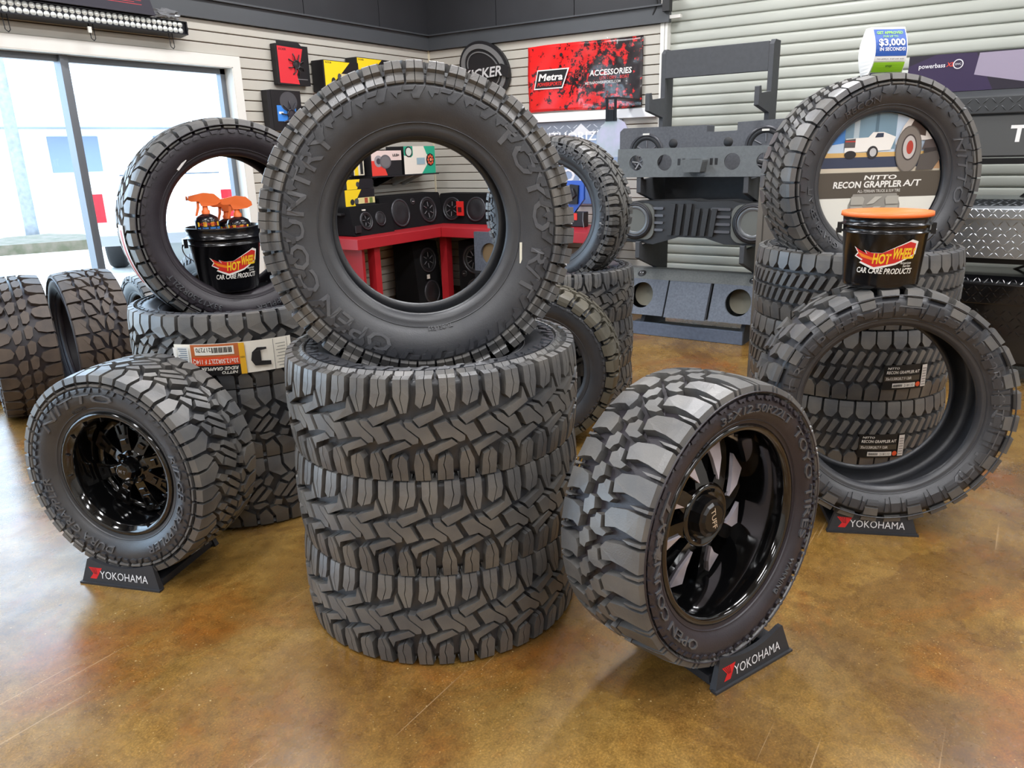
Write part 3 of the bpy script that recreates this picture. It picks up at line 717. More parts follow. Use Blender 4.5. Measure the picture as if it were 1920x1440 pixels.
# wheel 1: directional spokes with milled windows
T3, S3 = tire('mud tire on a glossy black wheel with milled swept spokes, standing on a display stand', 'mt', .39, .268, .276, axis_matrix((1.862, .640, .437), D(71.4), D(-2.2)), None, mc=RUB_D, mt=RUB_T, name='wheel', cat='wheel', roll=D(8),
              words=[('35X12.50R22LT', 106, .022, .312, 1.55, .0, 0.), ('M/T', 176, .030, .308, 2.3, .008, .2), ('OPEN COUNTRY', 238, .026, .308, 1.6, .0, 0), ('TOYO TIRES', 42, .026, .308, 1.8, .0, 0), ('TUBELESS', 128, .008, .288, 1.4, 0, 0), ('WARNING', 325, .012, .306, 1.4, 0, 0)])
rim_barrel(T3, .268, .108, -.11, GLOSS)
NS = 8
for k in range(NS):
    a0 = 2*PI*k/NS+D(10)
    def sp(r, da, z): x, y = polar(r, a0+da); return (x, y, z-.016)
    # a swept blade from the hub out to the barrel
    st = [(.085, D(-19), D(18), .046), (.120, D(-15), D(6), .036), (.165, D(-10), D(5), .022), (.205, D(-6), D(8), .006), (.238, D(-2), D(15), -.014)]
    mb = MB(); top = []; bot = []
    for r, l, h, z in st:
        top += [sp(r, l, z), sp(r, h, z-.004)]; bot += [sp(r, l, z-.03), sp(r, h, z-.034)]
    n = len(st); fs = []
    for i in range(n-1):
        a, b = 2*i, 2*i+2
        fs += [(a, a+1, b+1, b), (2*n+b, 2*n+b+1, 2*n+a+1, 2*n+a), (b, 2*n+b, 2*n+a, a), (a+1, 2*n+a+1, 2*n+b+1, b+1)]
    fs += [(1, 0, 2*n, 2*n+1), (2*n-2, 2*n-1, 4*n-1, 4*n-2)]
    mb.add(top+bot, fs); s = mb.build('spoke', GLOSS, T3)
    mb = MB()
    P = [sp(.105, D(4.5), .0445), sp(.165, D(3.5), .027), sp(.222, D(8.0), .005), sp(.215, D(24), -.001), sp(.155, D(15), .024)]
    mb.add(P+[(x, y, z-.012) for x, y, z in P], [(0, 1, 2, 3, 4), (9, 8, 7, 6, 5)]+[(i, (i+1) % 5, 5+(i+1) % 5, 5+i) for i in range(5)])
    mb.build('milled_window_edge', MILL, s)['label'] = 'bright milled aluminium window edge'
mb = MB(); mb.lathe([(.0, .034), (.058, .034), (.070, .038), (.078, .050), (.086, .050), (.093, .042), (.095, .0), (.09, -.05)], 48); mb.build('hub', GLOSS, T3, Matrix.Translation((0, 0, -.018)))
mb = MB(); mb.lathe([(.0, .074), (.038, .074), (.045, .068), (.054, .066), (.057, .050), (.058, .032)], 12, 0, False); cap = mb.build('centre_cap', SATIN, T3, Matrix.Translation((0, 0, -.018)))
vs, fs, tw, be = text_geo('TUFF', .01); k = .018/CAPH
mb = MB(); mb.add([((x-tw/2)*k*1.05, (y-.35)*k, .0748) for x, y in vs], fs); mb.build('cap_lettering', pm((205, 186, 160)), cap, Matrix.Rotation(D(-80), 4, 'Z'))
mb = MB(); mb.lathe([(.0, -.095), (.215, -.095), (.22, -.10), (0, -.105)], 48); mb.build('added_void_disc', mat('void_black', (6, 6, 6), .7), T3)  # added black disc standing in for the dark hollow behind the spokes
mb = MB(); mb.lathe([(.0, .008), (.005, .008), (.006, 0)], 10)
mb.build('valve_stem', SATIN, T3, Matrix.Translation((.236*math.cos(D(60)), .236*math.sin(D(60)), .03)))

# wheel 2: eight block spokes with pockets
T5, S5 = tire('all-terrain tire on a black wheel with pocketed block spokes at the far left', 'rg', .362, .214, .303, axis_matrix((1.349, 2.464, .397), D(17.5), D(-.7)), None, mc=RUB, mt=RUB_T, name='wheel', cat='wheel',
              words=[('NITTO', 148, .032, .262, 2.5, .0, .2), ('RIDGE GRAPPLER', 22, .026, .262, 1.5, .0, .2), ('DURA GRAPPLER', 262, .026, .262, 1.3, .0, .2), ('TUBELESS', 120, .008, .24, 1.3, 0, 0)])
mb = MB()
mb.lathe([(.218, .105), (.224, .124), (.220, .131), (.208, .132), (.203, .126), (.190, .118), (.186, .105), (.184, .02), (.176, -.02), (.170, -.10), (.19, -.12), (.218, -.122), (.218, -.10)], 72)
rb = mb.build('rim_barrel', GLOSS, T5)
for k in range(16):
    a = 2*PI*k/16+.1; mb = MB(); mb.box(.189, .206, -.0012, .0012, .1175, .129); mb.build('lip_notch', SATIN, rb, Matrix.Rotation(a, 4, 'Z'))
mb = MB(); mb.lathe([(.150, .012), (.156, .020), (.172, .020), (.178, .01), (.176, -.02), (.15, -.02)], 64, close=True); mb.build('inner_ring', GLOSS, T5)
for k in range(8):
    Mk = Matrix.Rotation(2*PI*k/8+D(14), 4, 'Z')
    mb = MB()
    out = [(.05, -.020), (.10, -.020), (.160, -.032), (.172, -.030), (.172, .030), (.160, .032), (.10, .020), (.05, .020)]
    mb.prism(out, lambda x, y, d: (x, y, d+.03*(x-.05)*0 - .16*(x-.05)), .050, .012); s = mb.build('spoke', GLOSS, T5, Mk); bevel(s, .003, 2)
    mb = MB()
    fr = [(.112, -.014), (.156, -.021), (.156, .021), (.112, .014)]; ii = [(.118, -.008), (.150, -.014), (.150, .014), (.118, .008)]
    zz = lambda x, d: d-.16*(x-.05)
    vs = [(x, y, zz(x, .0505)) for x, y in fr]+[(x, y, zz(x, .056)) for x, y in fr]+[(x, y, zz(x, .056)) for x, y in ii]+[(x, y, zz(x, .0505)) for x, y in ii]
    mb.add(vs, [(j*4+i, j*4+(i+1) % 4, (j+1)*4+(i+1) % 4, (j+1)*4+i) for j in range(3) for i in range(4)])
    mb.build('pocket_frame', GLOSS, s)
    mb = MB(); mb.box(.082, .100, -.012, .012, .036, .050); bevel(mb.build('step', GLOSS, s), .002)
mb = MB(); mb.lathe([(0, .052), (.055, .052), (.066, .044), (.070, .0), (.07, -.05)], 48); hub = mb.build('hub', GLOSS, T5)
for k in range(8):
    a = 2*PI*k/8; mb = MB(); mb.lathe([(0, .066), (.007, .066), (.0095, .060), (.0095, .048)], 6, 0, False); mb.build('lug_nut', GLOSS, hub, Matrix.Translation((.052*math.cos(a), .052*math.sin(a), 0)))
mb = MB(); mb.lathe([(0, .098), (.026, .098), (.033, .092), (.038, .080), (.041, .052)], 8, 0, False); cap = bevel(mb.build('centre_cap', GLOSS, T5), .002)
vs, fs, tw, be = text_geo('M T', .01); k = .012/CAPH
mb = MB(); mb.add([((x-tw/2)*k, (y-.35)*k, .0992) for x, y in vs], fs); mb.build('cap_lettering', pm((120, 118, 120)), cap, Matrix.Rotation(D(-12), 4, 'Z'))
mb = MB(); mb.lathe([(.06, -.085), (.165, -.085), (.165, -.095), (.06, -.095)], 48, close=True); mb.build('added_void_disc', mat('void_black', (6, 6, 6), .7), T5)  # added black ring; the shade behind the block spokes is its colour

# ------------------------------------------------------------------ display stands
STAND = mat('stand_plastic', (46, 47, 51), .5, 0, .45, bump=(400., .12))
def stand(label, px, py, az, depth, wd=.315, h=.088):
    """front face centre on the floor at (px, py); az = direction away from the viewer"""
    root = thing('tire_stand', label, 'stand', loc(px, py, 0, az-PI/2), 'tire display stands')
    W2 = wd/2
    def panel(yb, yt, t, nm):
        n = 14; P = [(-W2, 0), (W2, 0), (W2*.83, h)]
        for k in range(n+1):
            x = W2*.74-W2*1.48*k/n; P.append((x, h-.022*(1-(x/(W2*.74))**2)))
        P += [(-W2*.83, h)]
        mb = MB()
        mb.prism(P, lambda x, z, d: (x, yb+(yt-yb)*z/h+d*(1-.4*z/h), z), 0, t)
        return bevel(mb.build(nm, STAND, root), .0025, 2)
    fp = panel(0, .014, .022, 'front_panel')
    panel(depth, depth-.014, -.022, 'rear_panel')
    mb = MB(); mb.box(-W2*.9, W2*.9, .03, depth-.025, 0, .012); mb.build('base_plate', STAND, root)
    mb = MB()
    for s in (-1, 1): mb.prism([(.03, .012), (depth-.025, .012), (depth-.03, .030), (.035, .030)], lambda y, z, d: (s*(W2*.62+d), y, z), 0, .05)
    mb.build('cradle_rail', STAND, root)
    mb = MB(); mb.box(-W2*1.02, W2*1.02, -.006, .014, 0, .007); mb.build('foot_lip', STAND, root)
    fn = lambda x, z, d: (x, .014*z/h-d, z)
    R_, Wt = (206, 34, 40), (222, 224, 228)
    E = []
    lx0, lz0, s = -W2*.80, .020, .040
    E += [('p', [(lx0, lz0+s), (lx0+.9*s, lz0+s*.98), (lx0+1.35*s, lz0+s), (lx0+.75*s, lz0+.0), (lx0+.1*s, lz0+0), (lx0+.45*s, lz0+.45*s)], R_)]
    for k in range(4):
        o = .18*s*k; E.append(('p', [(lx0+.16*s+o, lz0+s*.96), (lx0+.20*s+o, lz0+s*.96), (lx0+.62*s+o*.4, lz0+.42*s), (lx0+.58*s+o*.4, lz0+.42*s)], (40, 20, 24)))
    E.append(('t', 'YOKOHAMA', lx0+1.15*s, lz0+.004, .027, W2*1.22, 0, .0, Wt))
    decal('printed_name', E, fn, root)['label'] = 'white lettering with a red striped emblem'
    return root
stand('dark grey plastic stand with white lettering under the far-left wheel', 1.174, 2.429, D(19.7), .34)
stand('dark grey plastic stand with white lettering under the swept-spoke wheel in front', 1.853, .453, D(67.5), .33)
stand('dark grey plastic stand with white lettering under the right mud tire', 2.862, .312, D(23.2), .36)

# ------------------------------------------------------------------ buckets
BKT = mat('bucket_black', (14, 14, 17), .22, 0, .5, coat=.25)
ORG = mat('orange_plastic', (244, 116, 52), .42)
WIRE = mat('steel_wire', (150, 150, 152), .3, 1.0)
def bucket_print(R0, R1, H, a0):
    def cyl(x, y, d):
        x *= 1.2; y = .104+(y-.1)*1.15
        r = R0+(R1-R0)*y/H+.0008+d; a = a0+x/R1
        return (r*math.cos(a), r*math.sin(a), y)
    Wt, Rd, Ye, Og = (240, 236, 228), (206, 42, 36), (246, 200, 40), (238, 132, 30)
    fl = [(-.092, .135), (-.080, .120), (-.090, .110), (-.066, .100), (-.074, .094), (-.030, .078), (.030, .092), (.070, .110), (.088, .118), (.092, .150), (.070, .156), (.030, .140), (-.010, .122), (-.040, .122), (-.060, .128), (-.052, .118), (-.072, .126)]
    c = (sum(p[0] for p in fl)/len(fl), sum(p[1] for p in fl)/len(fl))
    sc_ = lambda k: [(c[0]+(x-c[0])*k, c[1]+(y-c[1])*k) for x, y in fl]
    def sub(P):          # keep the print on the curve: cut long edges
        out = []
        for (x0, y0), (x1, y1) in zip(P, P[1:]+P[:1]):
            n = max(1, int(abs(x1-x0)/.012))
            for i in range(n): out.append((x0+(x1-x0)*i/n, y0+(y1-y0)*i/n))
        return out
    E = []
    def strips(P, col):
        xs = [-.10+.01*i for i in range(21)]
        for xa, xb in zip(xs, xs[1:]):
            Q = [(y, x) for x, y in P]; Q = clip(clip(Q, xa, True), xb, False)
            if len(Q) >= 3: E.append(('p', [(x, y) for y, x in Q], col))
    def layer(P, col): strips(P, col)
    layer([(c[0]+(x-c[0])*1.05, c[1]+(y-c[1])*1.16) for x, y in fl], Wt); layer(sc_(.98), Rd)
    layer([(-.086, .124), (-.066, .117), (-.03, .106), (-.034, .099), (-.07, .108)], Og)
    for s, x, y, h, wdt in (('HOT', -.036, .0905, .029, .050), ('WHEELS', .018, .106, .030, .070)):
        E.append(('t', s, x, y, h, wdt, .12, .035, Ye))
    E.append(('t', 'American', .045, .089, .008, .036, .2, .0, Wt)); E.append(('t', 'Series', .054, .080, .008, .026, .2, .0, Wt))
    E.append(('t', 'CAR CARE PRODUCTS', -.084, .060, .0165, .170, .18, .018, Wt))
    return E, cyl
def bucket(label, M, a0, H=.245, R0=.122, R1=.140, lid=False, hollow=True):
    root = thing('bucket', label, 'bucket', M, 'car care buckets')
    rad = lambda z: R0+(R1-R0)*z/H
    prof = [(0, 0), (R0-.006, 0), (R0, .006)]
    z = .02
    for zz in (.02, .19, .192, .196, .198, .216, .218, .222, .224, H-.006):
        b = {.192: .006, .196: .006, .218: .007, .222: .007}.get(zz, 0); prof.append((rad(zz)+b, zz))
    prof += [(R1+.004, H), (R1-.002, H+.002), (R1-.005, H), (rad(.02)-.006, .02), (0, .012)]
    mb = MB(); mb.lathe(prof, 64); mb.build('body', BKT, root)
    E, cm = bucket_print(R0, R1, H, a0)
    decal('printed_label', E, cm, root, eps=.00012)['label'] = 'flame emblem in red and yellow over white lettering'
    for s in (-1, 1):
        mb = MB(); a = a0+s*PI/2; c = Vector((math.cos(a), math.sin(a), 0)); t = Vector((-c.y, c.x, 0)); q = c*(R1+.004)
        mb.add([tuple(q+t*x+c*y+Vector((0, 0, zz))) for zz in (.185, .222) for x, y in ((-.014, -.004), (.014, -.004), (.014, .012), (-.014, .012))],
               [(3, 2, 1, 0), (4, 5, 6, 7), (0, 1, 5, 4), (1, 2, 6, 5), (2, 3, 7, 6), (3, 0, 4, 7)])
        mb.build('handle_lug', BKT, root)
    side = [((R1+.018)*math.cos(a0+PI/2+PI*k/20), (R1+.018)*math.sin(a0+PI/2+PI*k/20), .2-.11*math.sin(PI*k/20)) for k in range(21)]
    mb = MB(); mb.tube(side, .0022, 6); mb.build('wire_handle', WIRE, root)
    if lid:
        mb = MB(); mb.lathe([(0, H+.004), (R1-.012, H+.004), (R1-.006, H+.012), (R1+.006, H+.012), (R1+.007, H-.002), (R1+.004, H-.003)], 64)
        mb.build('lid', ORG, root)['label'] = 'orange snap-on lid'
    return root
B1 = bucket('black bucket with an orange lid standing on the right mud tire', loc(3.035, .408, .905), math.atan2(-.408, -3.035)+D(4), .25, .124, .143, True)
B2 = bucket('open black bucket holding spray bottles inside the upright left tire', loc(2.04, 2.79, .875), math.atan2(-2.79, -2.04)+D(14), .262, .114, .150, False)

BOT = mat('bottle_dark', (24, 20, 26), .2, 0, .5, coat=.2)
def bottle(label, M, lab, H=.26):
    root = thing('spray_bottle', label, 'spray bottle', M, 'spray bottles in the bucket')
    mb = MB(); mb.lathe([(0, 0), (.044, 0), (.047, .006), (.047, H*.88), (.041, H*.93), (.024, H*.97), (.014, H*.985), (.014, H), (0, H)], 32); mb.build('bottle_body', BOT, root)
    def cyl(x, y, d): a = -PI/2+x/.047; r = .0474+d; return (r*math.cos(a), r*math.sin(a), y)
    decal('bottle_label', [('r', -.06, .05, .06, H*.87, (20, 18, 22)), ('r', -.045, H*.79, .045, H*.86, (238, 190, 40)), ('t', 'HOT WHEELS', -.036, H*.803, .012, .070, .1, .02, (206, 50, 36)),
          ('r', -.046, .07, .05, H*.775, lab), ('p', [(-.03, H*.60), (.03, H*.66), (.045, H*.62), (.0, H*.56)], (14, 14, 16))], cyl, root)
    # trigger head: neck, body with nozzle forward (-x) and a curved trigger
    mb = MB(); mb.lathe([(.016, H-.012), (.017, H+.008), (.012, H+.012), (.010, H+.03), (0, H+.03)], 20); mb.build('collar', ORG, root)
    mb = MB()
    P = [(-.062, H+.052), (-.058, H+.068), (-.03, H+.074), (.0, H+.080), (.040, H+.074), (.060, H+.054), (.062, H+.040), (.044, H+.030), (.012, H+.026), (-.012, H+.026), (-.022, H+.046), (-.05, H+.046)]
    mb.prism(P, lambda x, z, d: (x, d*(1-.2*abs(x)/.06), z), -.014, .014, smooth=False); hd = mb.build('spray_head', ORG, root); bevel(hd, .005, 3)
    mb = MB(); mb.prism([(-.030, H+.046), (-.020, H+.046), (-.022, H+.020), (-.034, H-.012), (-.042, H-.010), (-.032, H+.022)], lambda x, z, d: (x, d, z), -.006, .006); bevel(mb.build('trigger', ORG, root), .002)
    mb = MB(); mb.lathe([(0, -.004), (.008, -.004), (.009, .012), (0, .012)], 12, fn=lambda x, y, z: (-.064-z*.4, x, H+.060+y)); mb.build('nozzle', ORG, root)
    return root
az = math.atan2(2.79, 2.04)-PI/2
bottle('spray bottle with an orange head and blue label, left of the three in the bucket', loc(1.975, 2.80, .948, az+.15), (60, 120, 190), .248)
bottle('spray bottle with an orange head and green label, middle of the three in the bucket', loc(2.078, 2.735, .930, az-.1), (140, 180, 70), .248)
bottle('spray bottle with an orange head, at the back right of the bucket', loc(2.105, 2.845, .925, az+.3), (200, 60, 50), .240)
# ------------------------------------------------------------------ goods on the window wall
CARPET = mat('speaker_carpet', (18, 18, 20), .95, 0, .2, bump=(500., .5))
CARPG = mat('grey_carpet', (92, 97, 108), .95, 0, .2, noise=(60., .25), bump=(500., .5))
CONE = mat('speaker_cone', (26, 26, 28), .5)
RINGM = mat('speaker_ring', (62, 62, 66), .35, .4)
CARD = mat('card_black', (22, 21, 24), .5)
HOOK = mat('hook_black', (20, 20, 24), .4, .5)
MR = Matrix.Rotation(-PI/2, 4, 'Z')
def LW(x, y, z, rz=0.): return Matrix.Translation((x, y, z)) @ Matrix.Rotation(rz, 4, 'Z')     # faces -y
def RW(x, y, z, rz=0.): return Matrix.Translation((x, y, z)) @ MR @ Matrix.Rotation(rz, 4, 'Z')  # faces -x; local x runs to the viewer's right
front = lambda x, z, d: (x, -d, z)       # print lying on the y = 0 front face

def carton(name, label, cat, M, w_, h, dp, els, group=None, col=CARD):
    """box with its front face at y = 0, body behind it (+y); base centre at the origin"""
    r = thing(name, label, cat, M, group)
    mb = MB(); mb.box(-w_/2, w_/2, 0, dp, 0, h); bevel(mb.build('carton', col, r), .003, 1)
    decal('front_print', els, front, r); return r
K, WH, RD, YE, GY = (18, 17, 20), (232, 230, 224), (206, 42, 46), (238, 204, 30), (120, 120, 122)
def grille(r, cx, cz, R, colr, hubcol, dy=-.012, n=8, name='grille_arms'):
    m = mat('grille_%d' % sum(colr), colr, .4)
    mb = MB(); mb.lathe([(R*.30, 0), (R*.42, 0), (R*.42, .012), (R*.30, .012)], 24, fn=lambda x, y, z: (cx+x, dy+z, cz+y), close=True)
    for k in range(n):
        a = 2*PI*k/n+.3
        mb.tube([(cx+R*.38*math.cos(a), dy+.004, cz+R*.38*math.sin(a)), (cx+R*.7*math.cos(a+.12), dy-.006, cz+R*.7*math.sin(a+.12)), (cx+R*math.cos(a), dy+.010, cz+R*math.sin(a))], R*.055, 6)
    mb.lathe([(0, 0), (R*.3, .004)], 20, fn=lambda x, y, z: (cx+x, dy+z, cz+y))
    return mb.build(name, m, r)
GP = 'boxed speakers hung on the window wall'
r1 = carton('speaker_carton', 'red and black speaker carton hanging on the slat wall right of the window', 'carton', LW(4.575, YL-.062, 1.965), .335, .30, .058,
            [('r', -.1675, 0, .1675, .30, K), ('p', [(-.15, .012), (.05, .008), (.03, .08), (.075, .17), (.11, .278), (-.15, .285)], (214, 46, 56)), ('t', 'KICKER', -.135, .255, .016, .075, 0, .02, K), ('r', .03, .045, .14, .050, GY)], GP)
grille(r1, .03, .155, .085, (40, 38, 40), K)
mb = MB(); mb.prism([(-.15, .30), (.10, .30), (.07, .325), (-.15, .325)], XZ, .0, .004); mb.build('hang_tab', CARD, r1)
r2 = carton('speaker_carton', 'blue and black speaker carton hanging under the red one', 'carton', LW(4.455, YL-.075, 1.615), .30, .305, .07,
            [('r', -.15, 0, .15, .305, K), ('r', -.105, .07, .09, .19, (58, 130, 214)), ('c', .02, .22, .09, .075, (70, 70, 74)), ('r', -.09, .125, -.045, .142, WH)], GP)
grille(r2, .035, .125, .10, (48, 46, 54), K, n=9)
mb = MB(); mb.box(-.19, -.155, .0, .065, .01, .30); mb.build('second_carton_edge', CARD, r2)
yel = lambda w_, h: [('r', -w_/2, 0, w_/2, h, K), ('p', [(-w_/2+.01, .01), (-.02, .01), (-.08*w_/.4, h*.35), (0, h*.62), (.10*w_/.4, h-.005), (-w_/2+.01, h-.005)], YE), ('t', 'KICKER', -w_/2+.025, h*.90, .013, .07, 0, .02, K),
                     ('r', -.01, h*.36, w_/2-.01, h*.60, (206, 190, 140)), ('p', [(.02, h*.37), (.10, h*.37), (.11, h*.5), (.04, h*.58)], (150, 70, 50)), ('r', .12, h*.38, w_/2-.02, h*.56, (120, 140, 70)), ('c', -w_/4, h*.32, .026, .034, (40, 40, 42)), ('c', -w_/4+.07, h*.32, .03, .036, (54, 54, 58)), ('c', -w_/4+.07, h*.48, .022, .03, (70, 72, 76))]
carton('speaker_carton', 'yellow and black speaker carton, the lower left of two above the big tire', 'carton', LW(5.02, YL-.15, 1.925), .41, .245, .14, yel(.41, .245), GP)
carton('speaker_carton', 'yellow and black speaker carton, the upper right of two above the big tire', 'carton', LW(5.43, YL-.14, 1.98), .43, .242, .13, yel(.43, .242), GP)
carton('speaker_carton', 'red-topped carton just showing over the crown of the big tire', 'carton', LW(5.79, YL-.13, 1.98), .26, .225, .12, [('r', -.13, 0, .13, .225, WH), ('p', [(-.10, 0), (.13, 0), (.13, .21), (-.10, .225)], RD)], GP)
carton('speaker_carton', 'small yellow carton peeping out right of the blue speaker carton', 'carton', LW(4.755, YL-.11, 1.62), .20, .19, .10, [('r', -.10, 0, .10, .19, (206, 198, 96))], GP)

# seen through the big tire
sh = thing('wall_shelf', 'narrow black bracket shelf on the slat wall under the red and green cartons', 'shelf', LW(5.62, YL-.28, 1.215))
mb = MB(); mb.box(-.48, .48, 0, .275, 0, .012); mb.build('shelf_board', CARD, sh)
for x in (-.40, -.16, .10, .24):
    mb = MB(); mb.prism([(0, 0), (.27, 0), (.27, -.09), (.24, -.09)], lambda y, z, d: (x+d, y, z), -.006, .006); mb.build('bracket', HOOK if x < .05 else mat('clear_acrylic', (200, 205, 206), .15), sh)
carton('speaker_carton', 'red and black carton with oval speakers, on the shelf beside the green one', 'carton', LW(5.37, YL-.27, 1.228), .40, .215, .22,
       [('r', -.20, 0, .20, .215, K), ('p', [(-.20, 0), (.0, 0), (-.04, .09), (-.20, .16)], (222, 62, 50)), ('r', -.20, .13, .20, .215, (226, 206, 200)), ('c', -.11, .125, .055, .05, (150, 146, 150)), ('c', -.11, .125, .028, .026, (60, 58, 66)), ('c', -.02, .12, .075, .06, (96, 94, 98)), ('c', -.02, .12, .06, .046, (112, 110, 112)), ('t', 'LILB+', .08, .165, .022, .09, 0, .02, K)], 'cartons on the bracket shelf')
carton('speaker_carton', 'green and white carton with a round speaker, near the room corner', 'carton', LW(5.835, YL-.27, 1.228), .455, .250, .22,
       [('r', -.2275, 0, .2275, .25, (230, 226, 214)), ('p', [(-.2275, .25), (-.10, .25), (-.10, .17), (-.13, .15), (-.2275, .17)], (34, 160, 128)), ('p', [(.02, .0), (.2275, 0), (.2275, .25), (.06, .25), (.10, .18), (.16, .14), (.10, .08)], (30, 168, 134)), ('c', -.16, .20, .052, .048, K), ('c', -.16, .20, .040, .037, (206, 214, 206)),
        ('r', -.05, .085, .07, .145, (150, 178, 190)), ('c', .15, .125, .060, .058, (30, 24, 26))]+[('c', .15+.036*math.cos(a*PI/4), .125+.036*math.sin(a*PI/4), .012, .012, (226, 96, 60)) for a in range(8)]+[('c', .15, .125, .014, .014, (240, 160, 120))], 'cartons on the bracket shelf')
carton('speaker_carton', 'narrow yellow and white carton left of the red carton on the wall', 'carton', LW(5.06, YL-.22, 1.24), .13, .16, .18, [('r', -.065, 0, .065, .16, (220, 214, 190)), ('r', -.055, .0, -.01, .10, YE), ('r', .015, .01, .05, .15, (30, 30, 30))], 'cartons on the bracket shelf')
sh = thing('wall_shelf', 'short dark shelf holding the yellow cartons over the red counter', 'shelf', LW(4.96, YL-.32, .925))
mb = MB(); mb.box(-.26, .26, 0, .31, 0, .016); mb.build('shelf_board', CARD, sh)
ye2 = lambda w_, h: [('r', -w_/2, 0, w_/2, h, K), ('p', [(-w_/2, 0), (-.04, 0), (-.07, h*.4), (.02, h), (-w_/2, h)], YE), ('r', -.03, h*.35, w_/2, h*.62, (214, 200, 140)), ('r', .05, h*.36, .09, h*.6, (160, 70, 50)), ('r', .11, h*.36, .15, h*.6, (110, 130, 60)), ('c', -.10, h*.45, .024, .024, (36, 36, 38)), ('c', -.05, h*.48, .024, .024, (70, 72, 76))]
carton('speaker_carton', 'larger yellow and black carton on the short shelf above the counter', 'carton', LW(4.955, YL-.31, .942), .36, .185, .22, ye2(.36, .185), 'yellow cartons on the short shelf')
carton('speaker_carton', 'flat yellow and black carton lying on the larger yellow one', 'carton', LW(4.975, YL-.30, 1.129), .32, .082, .20, [('r', -.16, 0, .16, .082, K), ('p', [(-.16, 0), (-.04, 0), (.0, .082), (-.16, .082)], YE), ('c', -.03, .04, .02, .022, (60, 60, 64))], 'yellow cartons on the short shelf')

# LED light bar over the window
lb = thing('light_bar', 'long double-row LED light bar mounted on the wall above the window', 'light bar', LW(1.9, 5.03, 2.235))
LBB = mat('anodised_black', (26, 26, 32), .35, .5); LENS = mat('lens_clear', (226, 230, 226), .12, .25)
mb = MB(); mb.prism([(0, 0), (.085, -.012), (.085, .088), (0, .085)], lambda y, z, d: (d, y, z), 0, 1.70); bevel(mb.build('housing', LBB, lb), .004)
mb = MB(); mb.box(0, 1.69, -.012, 0, .0, .006); mb.box(0, 1.69, -.012, 0, .079, .085); mb.box(1.69, 1.70, -.012, .05, 0, .085); mb.build('bezel', LBB, lb)
mbl = MB(); mbl.lathe([(0, -.010), (.006, -.008), (.013, -.002), (.0175, .0), (.0185, .004)], 12, fn=lambda x, y, z: (x, z, y)); lme = mbl.mesh('lens', [LENS])
for k in range(43):
    for j in range(2): link('lens', lme, lb, Matrix.Translation((.022+.0388*k, -.002, .0235+.038*j)))
mb = MB(); mb.tube([(1.70, .03, .02)]+[(1.70+.03*math.sin(PI*t/8), .03, .045-.025*math.cos(PI*t/8)) for t in range(1, 8)]+[(1.70, .03, .07)], .004, 6); mb.build('end_bracket', LBB, lb)
for x in (.52, 1.02, 1.57):
    h = thing('wall_hook', 'black wire hook under the light bar, %s' % {.52: 'the one nearest the left edge', 1.02: 'the middle one with a white tag', 1.57: 'the one nearest the corner'}[x], 'hook', LW(1.9+x, YL-.09, 2.15), 'hooks under the light bar')
    mb = MB()
    for s in (-.014, .014): mb.tube([(s, .10, .085), (s, -.02, .085), (s, -.03, .0), (0, -.034, -.014)], .0028, 6)
    mb.build('wire', HOOK, h)
    if x == 1.02: mb = MB(); mb.box(-.03, -.008, -.04, -.03, .03, .065); mb.build('tag', SLAT2, h)
bx = thing('light_bar_carton', 'long dark carton with red print lying above the light bar', 'carton', LW(1.9, 4.99, 2.326))
mb = MB(); mb.prism([(0, 0), (1.45, 0), (1.40, .17), (0, .17)], XZ, 0, .12); bevel(mb.build('carton', mat('carton_navy', (34, 30, 44), .5), bx), .004, 1)
decal('front_print', [('r', .95, .10-.012*i, 1.36-.05*(i % 2), .103-.012*i, (196, 50, 60)) for i in range(5)], front, bx)
cr = thing('crumpled_plastic', 'crumpled clear plastic wrap at the right end of the light bar', 'plastic wrap', LW(3.45, 4.99, 2.325))
bm = bmesh.new(); bmesh.ops.create_icosphere(bm, subdivisions=3, radius=1.0)
for v in bm.verts:
    k = 1+random.uniform(-.35, .30); v.co = Vector((v.co.x*.10*k, v.co.y*.035*k+.04, max(0, v.co.z*.035*k+.022)))
me = bpy.data.meshes.new('wrap'); bm.to_mesh(me); bm.free(); me.materials.append(mat('clear_wrap', (170, 172, 176), .12, 0, .8, trans=.6)); link('wrap', me, cr)

# ------------------------------------------------------------------ red counter and the speaker boxes
REDM = mat('red_laminate', (168, 34, 42), .38, noise=(4., .08))
ct = thing('counter', 'red L-shaped counter in the room corner seen through the big tire', 'counter', LW(0, 0, 0))
CX, CY, CZ = 5.70, 4.56, .745
def part(nm, parent, m, *boxes, bv=0):
    mb = MB()
    for b in boxes: mb.box(*b)
    o = mb.build(nm, m, parent)
    return bevel(o, bv) if bv else o
part('counter_top', ct, REDM, (4.60, XR-.03, CY, YL-.03, CZ-.09, CZ), bv=.004)
part('counter_top', ct, REDM, (CX, XR-.03, 2.95, CY-.004, CZ-.09, CZ), bv=.004)
part('end_panel', ct, REDM, (4.70, 4.73, CY+.06, YL-.03, 0, CZ-.09))
part('leg', ct, REDM, (4.84, 4.91, CY+.05, CY+.13, 0, CZ-.09)); part('leg', ct, REDM, (5.80, 5.88, CY+.02, CY+.10, 0, CZ-.09)); part('leg', ct, REDM, (5.80, 5.88, 3.05, 3.12, 0, CZ-.09))

